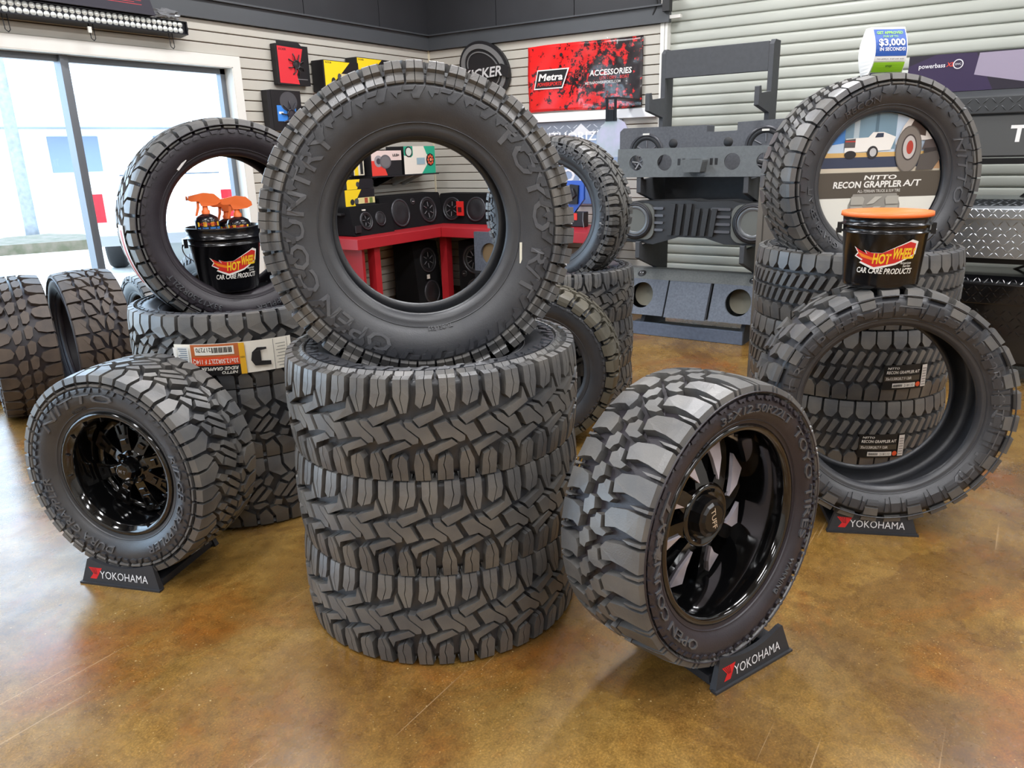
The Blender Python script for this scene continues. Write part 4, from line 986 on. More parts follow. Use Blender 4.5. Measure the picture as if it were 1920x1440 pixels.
def driver(parent, cx, cz, R, fn, arms=5, flat=False, nm='speaker_cone', cm=None):
    """speaker set into a face; fn(x, y, z): x right, y out of the face (towards the viewer negative), z up"""
    mb = MB(); P = lambda x, y, z: fn(cx+x, z, cz+y)
    mb.lathe([(R, .002), (R*1.0, -.010), (R*.90, -.012), (R*.86, -.006)], 36, fn=P); rg = mb.build('speaker_ring', RINGM, parent)
    mb = MB()
    if flat: mb.lathe([(R*.86, -.006), (R*.80, -.010), (R*.4, -.006), (0, -.003)], 36, fn=P)
    else: mb.lathe([(R*.86, -.006), (R*.76, -.012), (R*.66, .0), (R*.28, .02), (R*.22, .012), (0, .006)], 36, fn=P)
    c = mb.build(nm, cm or CONE, parent)
    if arms:
        mb = MB()
        for k in range(arms):
            a = 2*PI*k/arms+.4; mb.tube([P(R*.25*math.cos(a), R*.25*math.sin(a), -.004), P(R*.62*math.cos(a+.1), R*.62*math.sin(a+.1), -.006)], R*.035, 5)
        mb.build('cone_rib', mat('rib_grey', (118, 118, 122), .35, .3), c)
    return c
ID = lambda x, y, z: (x, y, z)
def spk_box(label, M, w_, h, dp, drv, group, m=None, top=None, port=None, rad=.02):
    r = thing('speaker_box', label, 'speaker', M, group)
    P = rrect(-w_/2, 0, w_/2, h, rad); tp = top if top else 0.
    mb = MB(); mb.prism(P, lambda x, z, d: (x, d+tp*z/h if d < dp*.5 else d, z), 0, dp); mb.build('cabinet', m or CARPET, r)
    sl = lambda x, y, z: (x, y+tp*z/h, z)
    for d in drv: driver(r, *d[:3], sl, arms=d[3], flat=d[4])
    if port:
        mb = MB(); mb.lathe([(.022, -.002), (.03, -.004), (.032, .0)], 20, fn=lambda x, y, z: sl(port[0]+x, z, port[1]+y)); mb.lathe([(0, -.001), (.022, -.002)], 20, fn=lambda x, y, z: sl(port[0]+x, z, port[1]+y))
        pc = mb.build('terminal_cup', CONE, r)
        for s in (-.008, .008): mb = MB(); mb.lathe([(0, -.014), (.005, -.012), (.005, 0)], 8, fn=lambda x, y, z: sl(port[0]+s+x, z, port[1]+y)); mb.build('terminal', CHROME, pc)
    return r
GS = 'speaker boxes around the red counter'
s = spk_box('small wedge speaker box at the left end of the red counter', LW(5.00, 4.73, CZ+.001), .50, .245, .30, [(-.08, .12, .075, 5, False), (.10, .125, .062, 0, True)], GS, top=.05, rad=.012)
mb = MB(); mb.box(-.245, -.18, -.012, .0, .03, .09); mb.build('plate', CONE, s); mb = MB(); mb.box(-.11, -.07, .03, .038, .205, .217); mb.build('badge', SLAT2, s)
spk_box('wide twin speaker box standing on the red counter before the corner', LW(5.63, 4.80, CZ+.001), .86, .30, .24, [(-.18, .145, .125, 0, True), (.22, .145, .12, 6, False)], GS, top=.05, port=(.02, .235))
s = spk_box('twin speaker box with a red tag, on the right arm of the counter', RW(6.05, 4.56, CZ+.001), .60, .285, .24, [(-.14, .14, .11, 6, False), (.15, .14, .115, 0, True)], GS, top=.04)
mb = MB(); mb.box(-.045, .035, -.035, -.022, .08, .215); mb.build('price_tag', pm((206, 40, 36)), s)['label'] = 'red price tag'; mb = MB(); mb.box(-.025, .015, -.040, -.034, .115, .16); mb.build('tag_window', pm((60, 20, 24)), s)
s = spk_box('tall twin speaker box standing under the red counter', LW(5.71, 4.72, 0.), .36, .60, .30, [(.02, .425, .120, 6, False), (.02, .115, .115, 0, True)], GS, top=.06)
mb = MB(); mb.box(-.06, -.02, -.006, .0, .255, .295); mb.build('badge', SLAT2, s)
spk_box('dark speaker box on the floor under the right arm of the counter', RW(5.92, 4.34, 0.), .38, .60, .36, [(.0, .43, .14, 8, False), (.02, .13, .12, 0, True)], GS, port=(-.13, .285))
def holed_box(label, M, w_, h, dp, holes, m, group, slots=(), rad=.01):
    """plain enclosure with open round speaker cut-outs"""
    r = thing('speaker_box', label, 'speaker', M, group)
    bm = bmesh.new(); me = bpy.data.meshes.new('cabinet'); bm.free()
    mb = MB(); mb.prism(rrect(-w_/2, 0, w_/2, h, rad, 3), XZ, .03, dp); mb.build('cabinet', m, r)
    o = face_with_holes('front_panel', -w_/2, w_/2, 0, h, holes, 0, .03, m, r)
    for cx, cz, R in holes:
        mb = MB(); mb.lathe([(R*1.0, .03), (R*.97, .0295), (0, .0295)], 32, fn=lambda x, y, z: (cx+x, z, cz+y)); mb.build('cutout_back', mat('mdf_tan', (120, 100, 72), .9), r)
    return r
def face_with_holes(nm, x0, x1, z0, z1, holes, y0, y1, m, parent, fn=ID, n=28):
    """slab with round holes: cut in vertical strips, each strip holding one hole"""
    mb = MB(); hs = sorted(holes); cuts = [x0]
    for a, b in zip(hs, hs[1:]): cuts.append((a[0]+a[2]+b[0]-b[2])/2)
    cuts.append(x1)
    for (cx, cz, R), xa, xb in zip(hs, cuts, cuts[1:]):
        inner = [(cx+R*math.cos(2*PI*k/n+PI/4), cz+R*math.sin(2*PI*k/n+PI/4)) for k in range(n)]
        q = n//4; outer = []
        cor = [(xb, z1), (xa, z1), (xa, z0), (xb, z0)]
        for s in range(4):
            A, B = cor[s], cor[(s+1) % 4]
            for k in range(q): outer.append((A[0]+(B[0]-A[0])*k/q, A[1]+(B[1]-A[1])*k/q))
        vs = [fn(x, y0, z) for x, z in inner]+[fn(x, y0, z) for x, z in outer]+[fn(x, y1, z) for x, z in inner]+[fn(x, y1, z) for x, z in outer]
        fs = []
        for k in range(n):
            j = (k+1) % n
            fs += [(k, j, n+j, n+k), (2*n+j, 2*n+k, 3*n+k, 3*n+j), (j, k, 2*n+k, 2*n+j), (n+k, n+j, 3*n+j, 3*n+k)]
        mb.add(vs, fs)
    o = mb.build(nm, m, parent); return o
holed_box('grey carpeted box with a round cut-out at the end of the counter', RW(5.66, 4.00, .37), .30, .35, .30, [(.02, .155, .10)], CARPG, GS)
st = thing('box_stool', 'low dark stand under the grey carpeted box', 'stand', RW(5.66, 4.0, 0))
part('top_board', st, CARD, (-.17, .17, 0, .32, .345, .369)); part('leg', st, CARD, (-.16, -.12, .01, .31, 0, .345)); part('leg', st, CARD, (.12, .16, .01, .31, 0, .345))

# ------------------------------------------------------------------ right wall: emblem, banner, poster
kk = thing('emblem_sign', 'oval grey and black emblem sign tilted on the right wall', 'sign', RW(XR-.05, 4.45, 2.15))
SG = mat('sign_grey', (112, 112, 112), .45); SK = mat('sign_black', (26, 25, 28), .45)
ro = D(-33)
mb = MB(); mb.prism(ell(0, 0, .30, .235, 40, ro), XZ, .0, .04); mb.build('oval_back', SK, kk)
def oval_ring(a, b, t, m, y0, y1, nm):
    mb = MB(); O = ell(0, 0, a, b, 40, ro); I = ell(0, 0, a-t, b-t, 40, ro); n = 40
    vs = [(x, y0, z) for x, z in O]+[(x, y0, z) for x, z in I]+[(x, y1, z) for x, z in O]+[(x, y1, z) for x, z in I]
    mb.add(vs, [f for k in range(n) for j in [(k+1) % n] for f in ((k, j, n+j, n+k), (k, 2*n+k, 2*n+j, j), (n+k, n+j, 3*n+j, 3*n+k))]); mb.build(nm, m, kk)
oval_ring(.272, .207, .042, SG, -.012, .0, 'oval_ring'); oval_ring(.205, .14, .01, SG, -.008, .0, 'inner_ring')
mb = MB(); mb.prism([(-.295, .03), (-.25, .015), (.22, .035), (.30, .005), (.29, -.09), (.20, -.06), (-.22, -.11), (-.27, -.06)], XZ, -.03, -.012); rb_ = mb.build('ribbon', SK, kk)
decal('ribbon_lettering', [('t', 'KICKER', -.215, -.075, .085, .44, .15, .02, (196, 196, 196))], lambda x, z, d: (x, -.030-d, z+.05*x), kk)

def banner_material():
    m = bpy.data.materials.new('banner_print'); m.use_nodes = True; t = m.node_tree; b = t.nodes['Principled BSDF']; N = t.nodes.new; L = t.links.new
    tc = N('ShaderNodeTexCoord'); n = N('ShaderNodeTexNoise'); n.inputs['Scale'].default_value = 16; n.inputs['Detail'].default_value = 7; n.inputs['Roughness'].default_value = .75; L(tc.outputs['Object'], n.inputs['Vector'])
    g = N('ShaderNodeSeparateXYZ'); L(tc.outputs['Object'], g.inputs[0])
    def band(lo, hi, src, out0=0., out1=1.):
        r = N('ShaderNodeMapRange'); r.inputs['From Min'].default_value = lo; r.inputs['From Max'].default_value = hi; r.inputs['To Min'].default_value = out0; r.inputs['To Max'].default_value = out1; L(src, r.inputs['Value']); return r.outputs['Result']
    # black splatter thickens to the right and along a middle band
    a = band(-.45, .55, g.outputs['X'], .0, .17)
    zz = N('ShaderNodeMath'); zz.operation = 'SUBTRACT'; L(g.outputs['Z'], zz.inputs[0]); zz.inputs[1].default_value = .26
    ab = N('ShaderNodeMath'); ab.operation = 'ABSOLUTE'; L(zz.outputs[0], ab.inputs[0])
    bb = band(.0, .18, ab.outputs[0], .10, 0.)
    s1 = N('ShaderNodeMath'); s1.operation = 'ADD'; L(a, s1.inputs[0]); L(bb, s1.inputs[1])
    s2 = N('ShaderNodeMath'); s2.operation = 'ADD'; L(n.outputs['Fac'], s2.inputs[0]); L(s1.outputs[0], s2.inputs[1])
    r = N('ShaderNodeValToRGB'); r.color_ramp.elements[0].position = .60; r.color_ramp.elements[1].position = .63
    r.color_ramp.elements[0].color = rgb(222, 34, 34); r.color_ramp.elements[1].color = rgb(30, 18, 20); L(s2.outputs[0], r.inputs['Fac']); L(r.outputs['Color'], b.inputs['Base Color'])
    b.inputs['Roughness'].default_value = .3; return m
bn = thing('banner', 'red and black splattered vinyl banner on the right slat wall', 'banner', RW(XR-.012, 3.41, 1.742))
mb = MB(); nx, nz = 40, 18; BW_, BH = 1.13, .56
vs = [(-BW_/2+BW_*i/nx, -.006-.006*math.sin(7*i/nx+3*j/nz)-.004*math.sin(23*i/nx-9*j/nz), BH*j/nz+.006*math.sin(6*i/nx)*(1 if j in (0, nz) else .6)) for j in range(nz+1) for i in range(nx+1)]
mb.add(vs, [(j*(nx+1)+i, j*(nx+1)+i+1, (j+1)*(nx+1)+i+1, (j+1)*(nx+1)+i) for j in range(nz) for i in range(nx)], 0, True)
o = mb.build('vinyl', banner_material(), bn); sm = o.modifiers.new('thickness', 'SOLIDIFY'); sm.thickness = .003
decal('banner_print', [('p', [(-.50, .195), (-.20, .195), (-.13, .36), (-.46, .36)], (228, 226, 224)), ('p', [(-.488, .205), (-.208, .205), (-.148, .35), (-.452, .35)], (24, 22, 24)),
      ('t', 'Metra', -.45, .268, .056, .25, .25, .03, (236, 232, 228)), ('t', 'POWERSPORTS', -.462, .222, .030, .25, .2, .02, (226, 44, 36)), ('t', 'TECH', -.10, .27, .04, .12, 0, .02, (150, 30, 30)),
      ('t', 'ACCESSORIES', .07, .275, .045, .40, .1, .025, (236, 234, 230)), ('t', 'UTV - ORV - BOAT', .17, .238, .026, .28, 0, .01, (222, 44, 40)), ('t', 'METRAPOWERSPORTS.COM', .03, .206, .022, .34, 0, .01, (228, 224, 220)), ('c', -.21, .47, .016, .016, (24, 16, 18))],
      lambda x, z, d: (x, -.019-d, z), bn)
WRAP = bpy.data.materials.new('clear_film'); WRAP.use_nodes = True; t_ = WRAP.node_tree; t_.nodes.remove(t_.nodes['Principled BSDF'])
_a = t_.nodes.new('ShaderNodeBsdfTransparent'); _g = t_.nodes.new('ShaderNodeBsdfGlossy'); _g.inputs['Roughness'].default_value = .15; _x = t_.nodes.new('ShaderNodeMixShader'); _x.inputs[0].default_value = .07
t_.links.new(_a.outputs[0], _x.inputs[1]); t_.links.new(_g.outputs[0], _x.inputs[2]); t_.links.new(_x.outputs[0], t_.nodes['Material Output'].inputs[0])
mb = MB(); nx, nz = 26, 22
rnd = random.Random(3)
vs = [(-.03+.60*i/nx, -.030-.008*rnd.random()-.006*math.sin(9*i/nx+5*j/nz), .01+.56*j/nz) for j in range(nz+1) for i in range(nx+1)]
mb.add(vs, [(j*(nx+1)+i, j*(nx+1)+i+1, (j+1)*(nx+1)+i+1, (j+1)*(nx+1)+i) for j in range(nz) for i in range(nx)], 0, True)
mb.build('clear_film', WRAP, bn)

ps = thing('dealer_poster', 'pale blue and white dealer poster under the red banner', 'poster', RW(XR-.012, 3.45, .93))
mb = MB(); mb.box(-.52, .42, -.004, .008, 0, .72); mb.build('sheet', pm((168, 184, 206)), ps)
part('header_board', ps, mat('white_gloss', (236, 236, 238), .2), (-.55, .74, -.03, .008, .725, .80), bv=.003)
E = [('r', -.52, 0, .42, .72, (150, 170, 200)), ('r', -.52, .60, .42, .72, (128, 136, 150))]
for k in range(14):
    for j in range(2):
        x = -.50+.068*k+.03*j; z = .63+.045*j; s = 1 if (k+j) % 2 else -1; E.append(('p', [(x, z-.012*s), (x+.008, z-.014*s), (x+.045, z+.012*s), (x+.037, z+.014*s)], (206, 212, 222)))
E += [('p', [(-.1, .60), (.02, .70), (.14, .60)], (226, 228, 232)), ('t', 'AUTHORIZED', -.47, .555, .075, .80, 0, .02, (238, 240, 244)), ('t', 'TOYO', -.30, .20, .11, .52, 0, .02, (240, 242, 246)), ('r', -.52, 0, .42, .14, (96, 128, 186))]
decal('poster_print', E, lambda x, z, d: (x, -.0045-d, z), ps)
hg = thing('hanging_sample', 'clear plastic sample card hanging from black straps before the poster', 'sample card', RW(5.95, 2.93, 1.34))
mb = MB(); P = [(-.13, 0), (.16, 0), (.16, .20), (.12, .27), (.04, .31), (-.04, .29), (-.13, .19)]; mb.prism(P, XZ, 0, .012); mb.build('card', mat('acrylic_sheen', (140, 150, 142), .2, .2, .5, noise=(5., 0), col2=(176, 160, 182)), hg)
for s in (-.045, .03): mb = MB(); mb.box(s, s+.022, -.008, .0, .28, .45); mb.build('strap', HOOK, hg)
mb = MB(); mb.box(-.02, .03, -.012, .0, .28, .37); mb.build('clip', HOOK, hg)
hk = thing('wall_hook', 'long black display arm holding the clear sample card', 'hook', RW(5.95, 2.93, 1.79))
mb = MB(); mb.box(-.05, .06, -.01, .43, 0, .015); mb.build('arm', HOOK, hk)
bl = thing('winch_display', 'blue panel with a black grip standing on the right arm of the counter', 'display', RW(6.10, 3.36, CZ+.001))
mb = MB(); mb.prism([(-.10, .24), (.10, .24), (.10, .40), (-.10, .40), ], XZ, 0, .03); mb.prism([(-.10, .24), (0, .12), (.10, .24)], XZ, 0, .03); mb.build('blue_panel', mat('blue_plastic', (34, 84, 190), .3), bl)
mb = MB(); mb.prism([(-.05, .20), (.045, .20), (.055, .36), (-.03, .37)], XZ, -.02, 0); bevel(mb.build('grip', CONE, bl), .01); mb = MB(); mb.tube([(-.02, -.025, .24), (.03, -.03, .28), (.0, -.03, .33)], .012); mb.build('grip_loop', RINGM, bl)
mb = MB(); mb.box(-.10, .10, .0, .09, 0, .13); bevel(mb.build('base_block', CARD, bl), .006); mb = MB(); mb.box(-.02, .035, -.006, 0, .06, .12); mb.build('red_label', pm((226, 60, 44)), bl)
for s in (-.10, .10): mb = MB(); mb.tube([(s, -.01, .13), (s*1.02, -.02, .06), (s*1.15, -.025, .0)], .004, 6); mb.build('cable', WIRE, bl)

# ------------------------------------------------------------------ enclosure rack before the roller door
RK = mat('rack_grey', (66, 68, 72), .7, noise=(30., .15), bump=(300., .2))
rk = thing('display_rack', 'dark grey display rack with hooked arms carrying speaker enclosures', 'rack', RW(5.75, 0, 0))
# local x = -world y
xl, xr_ = -2.42, -1.63
part('top_rail', rk, RK, (xl+.03, xr_+.0, -.0, .03, 1.895, 2.088), bv=.004)
for x, nm in ((xl, 'side_board'), (xr_, 'side_board')):
    P = [(-.06, 0), (.16, 0), (.16, 2.10), (.06, 2.10), (.04, 2.09), (.04, 1.80), (-.02, 1.76)]
    for z in (1.76, 1.20, .70):
        P += [(-.34, z-.02), (-.36, z), (-.40, z), (-.40, z-.11), (-.36, z-.13), (-.06, z-.15)] if z != 1.76 else [(-.22, 1.74), (-.24, 1.78), (-.28, 1.78), (-.28, 1.66), (-.06, 1.63)]
        if z == 1.20: P += []
    P2 = [(.16, 0), (.16, 2.10), (.04, 2.10), (.0, 2.07), (.0, 1.76), (-.22, 1.74), (-.24, 1.785), (-.28, 1.78), (-.28, 1.66), (-.02, 1.62), (-.02, 1.20), (-.34, 1.18), (-.36, 1.215), (-.40, 1.21), (-.40, 1.09), (-.06, 1.0),
          (-.06, .70), (-.34, .70), (-.36, .735), (-.40, .73), (-.40, .61), (-.06, .50), (-.06, .16), (-.24, .15), (-.28, .10), (-.30, .0)]
    mb = MB(); mb.prism(P2, lambda y, z, d: (x+d, y, z), -.0, .032); bevel(mb.build(nm, RK, rk), .004)
part('base_front', rk, mat('rack_face', (100, 110, 128), .6, noise=(40., .2)), (-2.60, xr_+.03, -.305, -.275, 0, .10), bv=.004)
part('base_shelf', rk, RK, (-2.60, xr_, -.275, .10, .0, .03)); part('back_panel', rk, RK, (xl+.033, xr_-.001, .06, .08, .92, 1.22))
GE = 'enclosures on the display rack'
# enclosure 1: tall-back twin box behind the slotted bar
e1 = thing('speaker_box', 'grey carpeted stepped enclosure with two speakers on the top of the rack', 'speaker', RW(5.56, 0, 1.205), GE)
CG2 = mat('enclosure_carpet', (98, 100, 105), .95, 0, .2, noise=(60., .2), bump=(500., .5))
mb = MB(); mb.prism([(-2.66, 0), (-1.44, 0), (-1.44, .365), (-1.76, .355), (-1.76, .30), (-1.98, .295), (-1.98, .345), (-2.63, .345), (-2.66, .32)], XZ, .0, .16); bevel(mb.build('cabinet', CG2, e1), .006)
driver(e1, -2.44, .165, .135, ID, 6); driver(e1, -1.56, .185, .14, ID, 6)
for x in (-2.23, -1.82): mb = MB(); mb.lathe([(0, -.003), (.03, -.004), (.034, 0)], 20, fn=lambda a, b, c: (x+a, c, .225+b)); pc = mb.build('terminal_cup', CONE, e1)
for x in (-2.44, -1.56): mb = MB(); mb.box(x-.025, x+.025, -.016, -.011, .29, .303); mb.build('badge', SLAT2, e1)
# enclosure 2: the overhead bar with round cut-outs
GB2 = mat('bar_grey', (100, 104, 106), .85, 0, .3, noise=(50., .15), bump=(400., .4))
e2 = thing('speaker_box', 'long grey sound bar panel with round cut-outs and a cup holder block', 'speaker', RW(5.345, 0, 1.20), GE)
tl = lambda x, y, z: (x, y+.10*z, z)
face_with_holes('front_panel', -2.58, -1.40, 0, .20, [(-2.43, .10, .055), (-2.21, .10, .056), (-1.72, .10, .056), (-1.50, .10, .055)], 0, .018, GB2, e2, tl)
mb = MB(); mb.box(-2.57, -1.41, .02, .10, 0, .02); mb.box(-2.58, -2.56, .02, .10, 0, .2); mb.box(-1.42, -1.40, .02, .10, 0, .2); mb.build('shell', GB2, e2)
for x, m_ in ((-2.43, 0), (-1.50, 0)):
    mb = MB()
    for k in range(5):
        a = 2*PI*k/5+.5; mb.tube([(x, .07, .10), (x+.05*math.cos(a), .05, .10+.05*math.sin(a))], .007, 5)
    mb.build('basket_arm', mat('basket_grey', (150, 152, 156), .4, .5), e2)
mb = MB(); mb.prism([(-.06, 0), (.06, 0), (.075, .07), (.075, .085), (-.075, .085), (-.075, .07)], lambda x, z, d: (-1.965+x, d, .035+z), -.10, .03); cb = bevel(mb.build('cup_block', GB2, e2), .004)
mb = MB(); mb.lathe([(0, .1215), (.042, .1215), (.042, .1225)], 24, fn=lambda a, b, c: (-1.965+a, -.035+b, c)); mb.build('cup_recess', CONE, cb)
for x in (-2.10, -2.065, -1.865, -1.83): mb = MB(); mb.box(x-.010, x+.010, -.002+.01, .012, .08, .125); mb.build('switch_slot', CONE, e2)
decal('embossed_logo', [('c', -1.93, .018, .035, .013, (84, 88, 92)), ('c', -1.93, .018, .030, .010, (104, 108, 112)), ('t', 'SKO', -1.99, .012, .014, .05, 0, 0, (80, 84, 88))], lambda x, z, d: (x, .10*z-d, z), e2)
# enclosure 3: moulded twin enclosure with grille ribs
e3 = thing('speaker_box', 'moulded black enclosure with vertical ribs and two round speakers mid rack', 'speaker', RW(5.40, 0, .712), GE)
MOLD = mat('moulded_black', (48, 49, 51), .5, 0, .4, bump=(200., .2))
mb = MB(); mb.prism([(-2.56, .02), (-2.30, .0), (-2.10, .06), (-1.90, .06), (-1.76, .02), (-1.40, .02), (-1.40, .30), (-1.66, .31), (-1.72, .325), (-1.96, .315), (-2.02, .325), (-2.48, .31), (-2.56, .28)], XZ, .0, .22); bevel(mb.build('shell', MOLD, e3), .02, 3)
for cx in (-2.44, -1.56):
    mb = MB(); mb.prism(rrect(cx-.15, .035, cx+.15, .30, .07), XZ, -.02, .0); mb.build('speaker_plinth', mat('plinth_olive', (98, 100, 96), .7), e3)
    driver(e3, cx, .175, .125, lambda x, y, z: (x, y-.02, z), 0, False, cm=mat('cone_silver', (104, 106, 108), .3, .3))
    mb = MB(); mb.lathe([(.125, 0), (.140, -.004), (.140, -.01), (.125, -.012)], 36, fn=lambda a, b, c: (cx+a, c-.02, .175+b)); mb.build('clamp_ring', CONE, e3)
for k in range(6):
    x = -2.20+.062*k; mb = MB(); mb.prism([(x+.02, .075), (x+.052, .075), (x+.078, .30-.03*(k > 2)), (x+.040, .30-.03*(k > 2))], XZ, -.028, .0); bevel(mb.build('grille_rib', MOLD, e3), .006)
for sx, L0 in ((-2.285, .085), (-1.775, .075)):
    for k in range(4): mb = MB(); mb.prism(rrect(sx-L0+.004*k*(1 if sx < -2 else -1), .10+.052*k, sx+L0-.02, .118+.052*k, .008, 3), XZ, -.014, 0); mb.build('vent_bar', mat('vent_grey', (90, 90, 94), .35, .2), e3)
# enclosure 4: wedge with two big cut-outs and a centre panel
e4 = thing('speaker_box', 'blue-grey carpeted wedge enclosure with two large cut-outs low on the rack', 'speaker', RW(5.42, 0, .165), GE)
BG = mat('bluegrey_carpet', (112, 118, 128), .95, 0, .25, noise=(70., .25), bump=(500., .5))
wl_ = lambda x, y, z: (x, y+.45*z, z)
face_with_holes('side_face', -2.60, -2.22, 0, .26, [(-2.42, .14, .095)], 0, .02, BG, e4, wl_); face_with_holes('side_face', -1.86, -1.50, 0, .26, [(-1.66, .14, .095)], 0, .02, BG, e4, wl_)
mb = MB(); mb.add([(-2.20, -.02, 0), (-1.88, -.02, 0), (-1.88, .098, .26), (-2.20, .098, .26), (-2.20, .03, 0), (-1.88, .03, 0), (-1.88, .15, .26), (-2.20, .15, .26)], [(0, 1, 2, 3), (7, 6, 5, 4), (0, 4, 5, 1), (1, 5, 6, 2), (2, 6, 7, 3), (3, 7, 4, 0)]); mb.build('centre_face', BG, e4)
mb = MB(); mb.add([(-2.60, .117, .26), (-1.50, .117, .26), (-1.50, .20, .33), (-2.60, .20, .33), (-2.60, .30, .33), (-1.50, .30, .33), (-2.60, .30, 0), (-1.50, .30, 0), (-2.6, .03, 0), (-1.5, .03, 0)], [(0, 1, 2, 3), (3, 2, 5, 4), (4, 5, 7, 6), (6, 7, 9, 8), (1, 9, 7, 5, 2), (8, 0, 3, 4, 6)]); mb.build('top_and_back', mat('enclosure_top', (110, 112, 110), .9, noise=(70., .2)), e4)
for cx in (-2.42, -1.66):
    mb = MB(); mb.lathe([(.093, .10), (.0, .12)], 28, fn=lambda a, b, c: (cx+a, c+.45*(.14+b), .14+b)); mb.build('cutout_back', mat('mdf_grey', (120, 116, 102), .9), e4)
for cx in (-2.46, -1.58):
    mb = MB(); mb.lathe([(0, .004), (.03, .004), (.034, 0)], 20, fn=lambda a, b, c: (cx+a, .158+b*.76-c*.6, .295+b*.64+c*.8)); pc = mb.build('terminal_cup', CONE, e4)
    for s_ in (-.011, .011): mb = MB(); mb.lathe([(0, .014), (.006, .012), (.006, .0)], 8, fn=lambda a, b, c: (cx+s_+a, .158+b*.76-c*.6, .295+b*.64+c*.8)); mb.build('terminal', CHROME, pc)

# ------------------------------------------------------------------ plain board behind the right stack, round insert in the upright tire
db = thing('display_board', 'grey-brown cardboard display back standing behind the right tire stack', 'display board', RW(4.50, 0, 0))
BRD = mat('board_grey', (112, 106, 98), .6)
P = [(-1.28, .02), (-.55, .02), (-.55, 1.10), (-.70, 1.30), (-1.16, 1.32), (-1.24, 1.28), (-1.28, 1.20)]
mb = MB(); mb.prism(P, XZ, 0, .02); mb.build('board', BRD, db)
part('foot', db, BRD, (-1.20, -.60, .02, .22, 0, .02))
DK, TA, SK_ = (86, 78, 68), (206, 186, 150), (70, 132, 206)
E = [('r', -1.00, 1.245, -.26, 1.55, (196, 214, 232)), ('p', [(-1.0, 1.37), (-.80, 1.40), (-.80, 1.55), (-1.0, 1.55)], SK_), ('r', -.84, 1.36, -.60, 1.55, (120, 150, 168)), ('r', -.80, 1.36, -.775, 1.55, (180, 196, 204)), ('r', -.70, 1.36, -.685, 1.55, (90, 116, 132)),
     ('r', -1.0, 1.31, -.26, 1.345, (214, 176, 110)), ('r', -1.0, 1.262, -.26, 1.322, (58, 66, 88)), ('r', -1.0, 1.245, -.26, 1.268, (206, 196, 176)), ('r', -.46, 1.255, -.26, 1.33, (196, 158, 118)),
     # small white pickup
     ('p', [(-.84, 1.345), (-.62, 1.355), (-.60, 1.42), (-.66, 1.445), (-.71, 1.445), (-.73, 1.42), (-.835, 1.415)], (240, 238, 232)), ('p', [(-.84, 1.37), (-.79, 1.37), (-.79, 1.415), (-.84, 1.41)], (90, 84, 84)), ('r', -.838, 1.398, -.79, 1.404, (196, 60, 54)), ('p', [(-.70, 1.418), (-.66, 1.42), (-.66, 1.44), (-.69, 1.44)], (50, 60, 80)),
     ('c', -.81, 1.335, .028, .020, (40, 38, 40)), ('c', -.705, 1.345, .026, .032, (48, 46, 48)), ('c', -.703, 1.345, .016, .021, (190, 190, 190)),
     # near truck: fender, wheel, bumper
     ('p', [(-.60, 1.38), (-.57, 1.47), (-.52, 1.55), (-.26, 1.55), (-.26, 1.40), (-.50, 1.40)], (226, 220, 214)), ('p', [(-.55, 1.44), (-.50, 1.55), (-.46, 1.55), (-.46, 1.42)], (70, 52, 44)), ('c', -.535, 1.355, .062, .118, (98, 92, 86)), ('c', -.535, 1.355, .058, .112, (128, 120, 112)), ('c', -.533, 1.365, .036, .066, (70, 60, 58)), ('c', -.533, 1.365, .030, .058, (196, 190, 186)), ('c', -.53, 1.365, .016, .034, (178, 62, 48)),
     ('p', [(-.46, 1.40), (-.26, 1.43), (-.26, 1.36), (-.47, 1.355)], (84, 74, 72)), ('p', [(-.46, 1.36), (-.26, 1.37), (-.26, 1.335), (-.46, 1.33)], (52, 46, 46)), ('p', [(-.45, 1.45), (-.30, 1.47), (-.28, 1.53), (-.42, 1.54)], (52, 50, 58)), ('c', -.36, 1.505, .02, .018, (200, 200, 206)), ('c', -.36, 1.505, .014, .012, (60, 58, 66)),
     ('p', [(-.49, 1.25), (-.41, 1.25), (-.37, 1.32), (-.40, 1.345), (-.475, 1.33)], (86, 80, 76)),
     ('r', -1.02, 1.115, -.25, 1.245, DK), ('r', -1.02, .86, -.25, 1.115, (232, 230, 220)),
     ('t', 'NITTO', -.735, 1.208, .020, .155, .25, .03, (240, 238, 232)), ('t', 'RECON GRAPPLER', -.88, 1.168, .030, .33, .1, .03, (240, 238, 232)), ('t', 'A/T', -.545, 1.170, .030, .085, .1, .02, (240, 238, 232)), ('t', 'ALL-TERRAIN TRUCK & SUV TIRE', -.76, 1.142, .014, .205, 0, .005, (226, 222, 214)),
     ('p', [(-.80, .86), (-.55, .86), (-.55, 1.08), (-.57, 1.135), (-.78, 1.135), (-.80, 1.08)], (150, 146, 138))]
for k in range(5):
    z = .88+.05*k
    E += [('p', [(-.79, z), (-.73, z), (-.725, z+.03), (-.735, z+.042), (-.79, z+.042)], (176, 172, 162)), ('p', [(-.62, z), (-.56, z), (-.56, z+.042), (-.615, z+.042), (-.625, z+.03)], (176, 172, 162)), ('p', [(-.715, z), (-.68, z+.005), (-.64, z+.04), (-.675, z+.04)], (190, 186, 176))]

